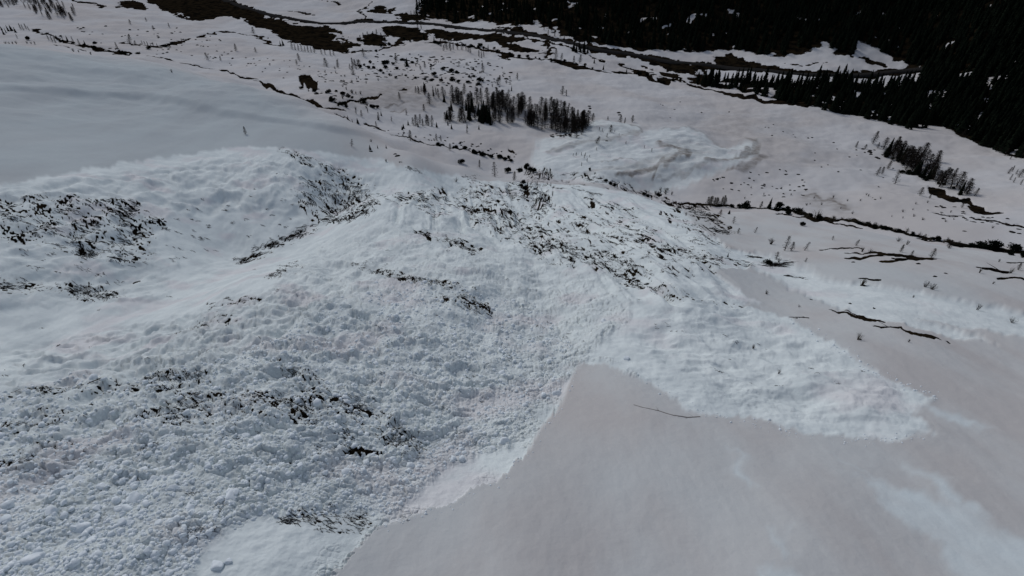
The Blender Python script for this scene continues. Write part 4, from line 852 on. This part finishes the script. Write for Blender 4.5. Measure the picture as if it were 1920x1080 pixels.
# --- trees of the far slope: 120 nearest by themselves, the rest reads as one forest ---------
def forest_pts(pl, n, rs_): return inpoly(pl, n, rs_)
up = [(1020,-120),(880,-60),(800,-10),(775,30),(830,33),(845,40),(900,36),(955,44),(1000,48),(1000,28),(1015,46),(1085,76),(1200,93),(1300,95),(1372,90),(1400,94),(1450,104),(1480,100),(1530,90),(1548,76),(1570,98),(1600,98),(1618,76),(1680,106),(1700,124),(1742,120),(1760,130),(2050,60),(2050,-120)]
low = [(1745,130),(1700,165),(1640,163),(1560,158),(1480,158),(1400,152),(1340,152),(1300,152),(1300,160),(1400,174),(1440,180),(1520,200),(1570,216),(1640,224),(1700,236),(1780,246),(1850,275),(1960,310),(2050,330),(2050,40)]
pts = inpoly(up, 4300, rs) + inpoly(low, 2000, rs)
pts = np.array(pts); pts[:, 1] += rs.normal(size=len(pts)) * 2.5; fx, fy = hit(pts[:, 0], pts[:, 1]); keep = fbm(fx / 26, fy / 26, 3, 95) > np.where(np.arange(len(pts)) < 4300, -.60, -.30) + rs.normal(size=len(pts)) * .08; fx, fy, pts = fx[keep], fy[keep], pts[keep]
fz = ground_z(fx, fy); order = np.argsort(np.hypot(fx, fy)); near_i = order[:110]; rest = order[110:]
for n, i in enumerate(near_i):
    dark_ = rs.uniform() < .7; kd = 'conifer' if dark_ else 'larch'; ms = meshes(kd, n % len(SHAPE[kd]), 'needle' if dark_ else 'larch'); h = rs.uniform(13, 21)
    o = link(bpy.data.objects.new(NAME[kd], None)); o.empty_display_size = .5; link(bpy.data.objects.new('trunk', ms[0]), o); link(bpy.data.objects.new('crown', ms[1]), o)
    o.location = (fx[i], fy[i], fz[i] - .2); o.rotation_euler = (0, 0, rs.uniform(0, 6)); o.scale = (h * 1.1, h * 1.1, h)
    tag(o, 'dark conifer standing at the near lower edge of the dark forest' if dark_ else 'bare larch mixed into the near lower edge of the dark forest', 'tree', 'conifers on the forest front' if dark_ else 'larches on the forest front')
def merged(name, ks, X, Y, Z, hs_, mname):
    V = []; F = []; n0 = 0
    for i in range(len(X)):
        v, f = ks[i % len(ks)]; a = rs.uniform(0, 6.28); c, s = math.cos(a), math.sin(a); q = v * hs_[i] * np.array((1.15, 1.15, 1))
        V.append(np.stack([q[:, 0] * c - q[:, 1] * s + X[i], q[:, 0] * s + q[:, 1] * c + Y[i], q[:, 2] + Z[i]], 1)); F.append(f + n0); n0 += len(v)
    return link(bpy.data.objects.new(name, mesh_np(name, np.concatenate(V), np.concatenate(F), mname)))
fl = []
for k in range(5):   # light version of the conifer for the far mass
    rr_ = np.random.default_rng(900 + k); c = Tri()
    for L in range(9):
        z = .04 + .9 * L / 9; q0 = .18 * (1.03 - z) ** .8
        for j in range(6):
            a = j * 1.047 + L * .5 + rr_.uniform(-.3, .3); q = q0 * rr_.uniform(.7, 1.15); c.tri((0, 0, z + .15), (math.cos(a - .5) * q, math.sin(a - .5) * q, z - .02), (math.cos(a + .5) * q, math.sin(a + .5) * q, z - .05))
    fl.append(c.arr())
fo_ = merged('forest', fl, fx[rest], fy[rest], fz[rest] - .2, rs.normal(16, 4, len(rest)).clip(7, 26), M['needle']); tag(fo_, 'black dense conifer forest covering the opposite mountainside', 'forest', None, 'stuff')

# --- alder and juniper branches combed into the debris --------------------------------------
BR = [  # outline or line, how many tufts, run direction on the sheet (or None = along the line), stick length
 ('l', [(450,490),(490,470),(530,450),(560,435),(585,428)], 150, None, 2.0, 6), ('l', [(600,412),(640,410),(665,405),(690,388),(702,380)], 130, None, 2.0, 4), ('p', [(560,350),(600,345),(690,375),(690,400),(640,400),(590,395),(560,380)], 150, (.5,1), 2.0, 0),
 ('p', [(640,345),(665,345),(695,365),(690,385),(670,390),(650,370)], 90, (.4,1), 2.6, 0), ('l', [(500,515),(530,500),(555,490)], 40, None, 1.6, 3), ('l', [(398,566),(420,558),(470,553)], 36, None, 1.1, 3), ('l', [(330,620),(380,606),(420,596)], 26, None, 1.0, 2),
 ('l', [(0,735),(60,728),(170,722),(250,712),(300,704)], 50, None, .9, 3), ('l', [(170,725),(250,712),(262,706)], 20, None, 1.0, 2), ('l', [(660,488),(690,496),(720,515),(780,523),(830,530),(862,540)], 100, None, 1.3, 4), ('p', [(820,565),(870,548),(915,565),(918,580),(880,580)], 70, (1,.35), 1.2, 0),
 ('l', [(783,430),(800,437),(830,443),(870,458),(896,466)], 80, None, 1.2, 3), ('l', [(860,385),(890,395),(920,410),(970,435),(1010,460),(1052,492)], 170, None, 1.5, 8), ('l', [(940,398),(975,412),(1000,430),(1050,465),(1085,490)], 150, None, 1.5, 9),
 ('l', [(1060,455),(1120,460),(1160,480),(1200,500)], 60, None, 1.3, 5), ('l', [(1130,490),(1170,505),(1200,520),(1260,560)], 60, None, 1.3, 6), ('l', [(1090,408),(1100,425),(1110,434)], 34, None, 1.5, 4), ('l', [(1060,400),(1080,403),(1098,415)], 20, None, 1.3, 2),
 ('p', [(1110,375),(1150,375),(1195,400),(1190,412),(1150,400),(1120,390)], 60, (1,.6), 1.4, 0), ('l', [(1170,438),(1210,445),(1260,462),(1300,476),(1360,485)], 60, None, 1.2, 3), ('l', [(1245,402),(1290,418),(1330,448)], 30, None, 1.4, 3), ('l', [(1030,334),(1080,330),(1110,342),(1160,342)], 40, None, 1.8, 2), ('l', [(1150,347),(1190,358),(1220,366),(1270,385)], 60, None, 2.0, 4),
 ('l', [(1000,362),(1030,355),(1065,352)], 30, None, 1.8, 2), ('l', [(1075,352),(1105,362),(1130,366)], 24, None, 1.6, 2),
 ('p', [(0,368),(60,372),(120,376),(210,378),(250,376),(300,410),(270,420),(262,440),(240,470),(262,490),(200,478),(140,470),(90,450),(0,420)], 240, (1,.42), 1.4, 0), ('p', [(180,380),(250,378),(265,415),(230,420)], 50, (1,.4), 1.5, 0), ('p', [(90,440),(200,450),(210,490),(130,480)], 70, (1,.5), 1.4, 0),
 ('p', [(0,520),(70,522),(70,532),(0,545)], 36, (1,.1), 1.2, 0), ('p', [(120,525),(170,522),(220,540),(218,555),(150,552),(115,545)], 80, (.8,.6), 1.3, 0), ('l', [(215,440),(255,455)], 14, None, 1.2, 3), ('l', [(200,480),(275,496)], 16, None, 1.1, 2), ('l', [(285,402),(300,410),(312,428)], 18, None, 1.3, 2),
 ('p', [(270,700),(370,684),(385,712),(330,730),(260,730)], 120, (1,.3), .9, 0), ('p', [(350,735),(420,745),(440,775),(300,800),(260,790)], 120, (1,.3), .8, 0), ('p', [(460,740),(560,752),(610,790),(570,800),(480,770)], 120, (1,.3), .8, 0), ('p', [(535,690),(560,692),(605,715),(595,728),(560,712)], 36, (1,.5), .9, 0),
 ('p', [(600,735),(650,742),(710,770),(720,790),(660,775)], 60, (1,.3), .9, 0), ('p', [(690,780),(740,790),(790,830),(780,850),(720,830),(680,800)], 80, (1,.6), .8, 0), ('p', [(640,808),(700,812),(720,845),(650,840)], 34, (1,.4), .7, 0), ('p', [(560,945),(680,955),(700,985),(600,985),(500,975)], 34, (1,.3), .7, 0),
 ('l', [(0,803),(40,795),(110,788)], 14, None, .7, 2), ('l', [(0,868),(30,858),(80,845),(130,815)], 24, None, .7, 3), ('p', [(255,830),(300,832),(300,840),(250,838)], 8, (1,.1), .6, 0), ('l', [(350,1000),(395,985)], 5, None, .6, 2), ('l', [(515,965),(548,970)], 8, None, .6, 2),
 ('p', [(700,365),(780,362),(860,372),(840,385),(740,378)], 90, (1,.3), 1.8, 0), ('p', [(780,380),(830,388),(850,405),(820,405),(790,395)], 50, (1,.7), 1.5, 0), ('p', [(850,355),(900,345),(960,352),(985,372),(930,385),(860,378)], 90, (1,.4), 1.8, 0), ('p', [(950,340),(985,345),(995,375),(960,378)], 50, (.4,1), 2.0, 0),
 ('p', [(985,315),(1025,322),(1030,340),(1000,350),(985,335)], 80, (-.5,1), 2.2, 0), ('p', [(990,350),(1010,352),(1035,372),(1030,385),(1005,385)], 80, (-.5,1), 2.2, 0), ('l', [(1000,385),(1030,400),(1005,400)], 24, None, 1.5, 3), ('l', [(980,345),(985,365),(992,378)], 30, None, 2.0, 3),
 ('p', [(1255,378),(1290,380),(1320,385),(1325,402),(1290,398),(1262,390)], 120, (-.7,1), 2.2, 0), ('p', [(1305,395),(1340,402),(1355,420),(1325,415),(1310,408)], 80, (1,.5), 1.6, 0), ('p', [(1330,425),(1358,422),(1375,440),(1345,436)], 36, (1,.2), 1.4, 0),
 ('p', [(520,278),(560,285),(640,325),(700,350),(640,340),(560,305)], 60, (1,.62), 1.6, 0), ('p', [(560,330),(620,345),(600,355),(560,345)], 24, (1,.6), 1.6, 0), ('l', [(752,303),(765,315),(790,325)], 12, None, 1.6, 2), ('p', [(860,330),(900,325),(930,345),(900,352)], 24, (1,.6), 1.5, 0),
 ('p', [(1360,478),(1400,483),(1420,490),(1490,492),(1400,494)], 30, (1,.1), 2.2, 0), ('p', [(1440,484),(1490,486),(1480,492),(1440,492)], 26, (1,.1), 2.2, 0), ('l', [(1410,477),(1428,478)], 5, None, 2.0, 1), ('l', [(1480,510),(1515,515)], 8, None, 1.4, 1),
 ('p', [(1000,600),(1060,620),(1050,650),(1010,640)], 16, (1,.5), .7, 0), ('p', [(940,660),(970,665),(960,680),(940,678)], 6, (1,.2), .6, 0), ('l', [(905,745),(930,755)], 6, None, .6, 3),
 ('p', [(0,600),(500,500),(700,400),(1000,350),(1200,370),(1350,480),(1180,600),(1000,700),(760,940),(300,960),(0,900)], 200, (1,.3), .7, 0), ('p', [(880,390),(1100,400),(1350,450),(1300,520),(1080,500),(900,420)], 500, (1,.5), 1.1, 0),
 ('p', [(0,700),(380,650),(640,560),(900,600),(800,860),(500,900),(0,860)], 240, (1,.25), .5, 0), ('p', [(0,400),(300,400),(560,300),(700,340),(690,400),(300,500),(0,560)], 260, (1,.4), 1.0, 0), ('p', [(1180,600),(1500,640),(1700,740),(1400,740)], 40, (1,.2), .5, 0)]
TU = []
for kind, pl, n, dirn, ln, jit in BR:
    n = int(n * 1.35)
    if kind == 'l':
        d = dense(pl, False, 4); k = rs.integers(0, len(d) - 1, n)
        for q in k:
            p = d[q] + rs.normal(size=2) * (jit * .8, jit * .55); t_ = d[min(q + 2, len(d) - 1)] - d[max(q - 2, 0)]; TU.append((p[0], p[1], t_[0], t_[1], ln))
    else:
        for p in inpoly(pl, n, rs): TU.append((p[0], p[1], dirn[0], dirn[1], ln))
NGLOB = int(1.35 * (200 + 500 + 240 + 260 + 40)); TU = np.array(TU); nn = np.hypot(TU[:, 2], TU[:, 3]); TU[:, 2] /= nn; TU[:, 3] /= nn
x0, y0 = hit(TU[:, 0], TU[:, 1]); x1, y1 = hit(TU[:, 0] + 3 * TU[:, 2], TU[:, 1] + 3 * TU[:, 3]); ang = np.arctan2(y1 - y0, x1 - x0)
kb = fbm(x0 / 4.5, y0 / 4.5, 2, 205) > np.where(np.arange(len(TU)) > len(TU) - NGLOB, .16, -.08); TU, x0, y0, ang = TU[kb], x0[kb], y0[kb], ang[kb]
K = 4; NT = len(TU); rr = np.repeat(np.hypot(x0, y0), K); aa = np.repeat(ang, K) + rs.normal(size=NT * K) * .38; ll = np.repeat(TU[:, 4], K) * rs.uniform(.4, 1.35, NT * K)
sp_ = np.repeat(TU[:, 4], K) * .35; sx_ = np.repeat(x0, K) + rs.normal(size=NT * K) * sp_; sy_ = np.repeat(y0, K) + rs.normal(size=NT * K) * sp_
rad = np.clip(rr * .00033, .025, .07) * rs.uniform(.6, 1.7, NT * K)
SEG = 4; V = []; curve = rs.normal(size=NT * K) * .45; ptz = []
for s in range(SEG):
    f = s / (SEG - 1); a = aa + curve * (f - .5); ptz.append((sx_ + np.cos(a) * ll * (f - .5), sy_ + np.sin(a) * ll * (f - .5)))
allz = ground_z(np.concatenate([p[0] for p in ptz]), np.concatenate([p[1] for p in ptz])).reshape(SEG, -1)
for s in range(SEG):
    f = s / (SEG - 1); px, py = ptz[s]; pz = allz[s] + rad * .6 + np.where(s == 2, .10, 0) * ll * rs.uniform(0, 1.6, NT * K) - (s == 0) * .12; q = rad * (1.1 - .75 * f)
    nx_, ny_ = -np.sin(aa), np.cos(aa)
    for (c, d) in ((1, -.5), (-1, -.5), (0, 1.1)): V.append(np.stack([px + nx_ * q * c, py + ny_ * q * c, pz + q * d], 1))
V = np.stack(V, 1); F = []
for s in range(SEG - 1):
    for j in range(3): a = s * 3 + j; b = s * 3 + (j + 1) % 3; F += [(a, b, b + 3), (a, b + 3, a + 3)]
F = np.array(F)[None] + (np.arange(NT * K) * SEG * 3)[:, None, None]
bo = link(bpy.data.objects.new('brushwood', mesh_np('brushwood', V.reshape(-1, 3), F.reshape(-1, 3), M['brush']))); tag(bo, 'dark alder branches flattened and combed along the avalanche snow', 'brushwood', None, 'stuff')

# --- snow blocks and fine rubble ---------------------------------------------------------------
BLK = [mesh_np('snow_block', *chunk(300 + i, ICO3, .8, 12, .012), M['block'], smooth=True) for i in range(6)]
SB = [(248,930,30,'largest rounded snow block in the coarse debris at lower left'),(228,950,24,'broad snow block leaning against the largest one at lower left'),(433,930,24,'round snow block at the lower edge of the coarse debris'),(412,934,15,'snow block directly left of the round one at the edge'),
      (1132,606,15,'pointed snow block standing alone on the central debris'),(1045,735,18,'snow block with a dark gap under it near the edge of the old snow'),(945,828,20,'snow block in the scoured hollow by the torn snow edge'),(925,838,13,'smaller snow block left of the one in the scoured hollow'),
      (458,815,15,'snow block with a curved crevice at its foot in the middle debris'),(400,1050,22,'snow clump lying on the smooth wedge at the bottom'),(422,1042,14,'small clump right of the snow clump on the smooth wedge'),(1175,676,12,'snow block at the upper tip of the smooth old snow'),
      (60,1045,30,'wide snow block in the bottom left corner debris'),(150,985,22,'snow block left of the biggest ones in the coarse debris'),(170,1010,18,'snow block below others in the coarse debris left'),(95,960,20,'snow block near the left edge of the coarse debris')]
g = [(p[0], p[1], rs.uniform(7, 15), 'lumpy white snow block embedded in the coarse debris at lower left') for p in inpoly([(0,860),(180,850),(420,870),(560,860),(620,900),(450,950),(350,1000),(330,1078),(0,1078)], 90, rs)]
g += [(p[0], p[1], rs.uniform(5, 9), 'small white snow block on the middle of the avalanche debris') for p in inpoly([(450,600),(800,500),(1000,560),(1080,650),(1000,760),(800,880),(560,860),(460,760)], 90, rs)]
allb = SB + g; bx, by = hit([b[0] for b in allb], [b[1] for b in allb]); bz = ground_z(bx, by)
for i, b in enumerate(allb):
    r_ = math.sqrt(bx[i] ** 2 + by[i] ** 2 + (bz[i] - CZ) ** 2) * b[2] / FPX * .5; o = link(bpy.data.objects.new('snow_block', BLK[i % 6])); o.location = (bx[i], by[i], bz[i] + r_ * .05)
    o.rotation_euler = (rs.uniform(-.4, .4), rs.uniform(-.4, .4), rs.uniform(0, 6)); o.scale = (r_ * 1.1, r_ * rs.uniform(.8, 1.1), r_ * rs.uniform(.75, 1))
    tag(o, b[3], 'snow block', None if i < len(SB) else ('snow blocks of the coarse debris' if 'coarse' in b[3] else 'snow blocks of the middle debris'))
pts = inpoly([(-60,720),(150,700),(300,690),(500,640),(640,560),(800,520),(1000,560),(1080,640),(1060,720),(940,830),(830,880),(740,960),(480,960),(380,1010),(345,1080),(-60,1100)], 9000, rs)
for a_ in ([(700,994),(760,976),(850,948),(930,908),(985,852),(1040,773),(1090,684)],[(1140,690),(1200,715),(1270,745),(1350,779),(1500,808),(1620,818),(1740,812)],[(1755,748),(1640,702),(1540,640),(1480,602)]): pts += [(q[0] + abs(rs.normal()) * 7, q[1] + rs.normal() * 5) for q in along(a_, 150, rs, 4)]
pts = np.array(pts); rx, ry = hit(pts[:, 0], pts[:, 1]); rz_ = ground_z(rx, ry); V = []; F = []; n0 = 0; small = [chunk(700 + i, ICO1, .8, 7, .05) for i in range(12)]
for i in range(len(rx)):
    v, f = small[i % 12]; q = (.085 + .0012 * math.hypot(rx[i], ry[i])) * rs.lognormal(0, .45) * (.5 if i >= 9000 else 1); a = rs.uniform(0, 6.28); c, s = math.cos(a), math.sin(a)
    V.append(np.stack([(v[:, 0] * c - v[:, 1] * s) * q + rx[i], (v[:, 0] * s + v[:, 1] * c) * q + ry[i], v[:, 2] * q + rz_[i] + q * .1], 1)); F.append(f + n0); n0 += len(v)
ro = link(bpy.data.objects.new('snow_rubble', mesh_np('snow_rubble', np.concatenate(V), np.concatenate(F), M['block'], smooth=True))); tag(ro, 'loose fist to head sized snow rubble spread over the avalanche debris', 'snow rubble', None, 'stuff')

# --- fallen trunks --------------------------------------------------------------------------------
def log(name, pl, rad, label, twigs=0, m='brush', lift=.5):
    w_ = world_line(pl, False, 12); z = ground_z(w_[:, 0], w_[:, 1]); t = Tri(); n = len(w_); p = [(w_[i, 0], w_[i, 1], z[i] + rad * lift) for i in range(n)]
    t.tube(p, [rad * (.35 + .65 * i / (n - 1)) for i in range(n)], 6)
    base = np.array(p[-1]); v, f = t.arr(); o = link(bpy.data.objects.new(name, None)); o.location = p[-1]; o.empty_display_size = .3
    q = link(bpy.data.objects.new('trunk', mesh_np('trunk', v - base, f, M[m])), o)
    for k in range(twigs):
        i = int(rs.integers(1, n - 1)); b = np.array(p[i]) - base; d = np.array(p[i]) - np.array(p[i + 1]); d /= np.linalg.norm(d); sd = np.cross(d, (0, 0, 1)) * (1 if k % 2 else -1)
        tt = Tri(); L_ = rad * rs.uniform(5, 12); tt.tube([b, b + (d * .7 + sd * .5) * L_ * .5 + (0, 0, rad), b + (d + sd * .9) * L_ + (0, 0, rad * 1.2)], [rad * .4, rad * .25, rad * .08], 4)
        v, f = tt.arr(); link(bpy.data.objects.new('branch', mesh_np('branch', v, f, M[m])), o)
    tag(o, label, 'log')
log('fallen_trunk', [(1188,760),(1205,765),(1235,770),(1262,777),(1290,779),(1314,778)], .065, 'pale thin fallen trunk lying on the smooth old snow', 5, 'wood')
log('fallen_trunk', [(1840,504),(1858,506),(1875,511),(1890,514)], .35, 'long dark log between two bare shrubs near the right edge', 3)
log('fallen_trunk', [(1645,615),(1665,614),(1685,616)], .16, 'thin dark log below the rock strip on the right slope', 2)
log('fallen_trunk', [(1478,597),(1498,597),(1516,599)], .10, 'thinnest dark stick in the smooth band right of the debris', 1)
log('fallen_trunk', [(1412,477),(1422,477),(1430,479)], .22, 'short dark log left of the bare shrubs on the right near slope', 1)
log('fallen_trunk', [(170,722),(192,714),(215,712),(236,712)], .16, 'bent dark branch at the upper left edge of the debris', 4)

# --- road and streams -----------------------------------------------------------------------------
def ribbon(name, pl, width, lift, m, smoothn=3):
    w_ = world_line(pl, False, 8); z = ground_z(w_[:, 0], w_[:, 1]); 
    for _ in range(smoothn): z = np.convolve(np.pad(z, 2, 'edge'), np.ones(5) / 5, 'valid')
    n = len(w_); d = np.gradient(w_, axis=0); d /= np.linalg.norm(d, axis=1)[:, None]; nr_ = np.stack([-d[:, 1], d[:, 0]], 1); V = []
    for s, dz in ((-1.35, -2.0), (-1, 0), (1, 0), (1.35, -2.0)): V.append(np.concatenate([w_ + nr_ * width * s, (z + lift + dz)[:, None]], 1))
    V = np.stack(V, 1).reshape(-1, 3); F = [(i * 4 + j, i * 4 + j + 1, i * 4 + j + 5, i * 4 + j + 4) for i in range(n - 1) for j in range(3)]
    o = link(bpy.data.objects.new(name, mesh_np(name, V, F, m))); o['kind'] = 'structure'; return o
RP = [(380,-22),(410,-6),(440,7),(470,17),(500,26),(530,33),(560,39),(600,44),(640,43),(680,39),(720,39),(760,42),(800,45),(850,50),(900,55),(950,60),(1000,65),(1050,75),(1100,87),(1150,97),(1200,106),(1250,113),(1300,120),(1350,125),(1400,130),(1450,134),(1500,137),(1550,139),(1600,140),(1650,138),(1700,132),(1740,126),(1800,112)]
ribbon('road', RP, 4.2, 1.3, M['road'])
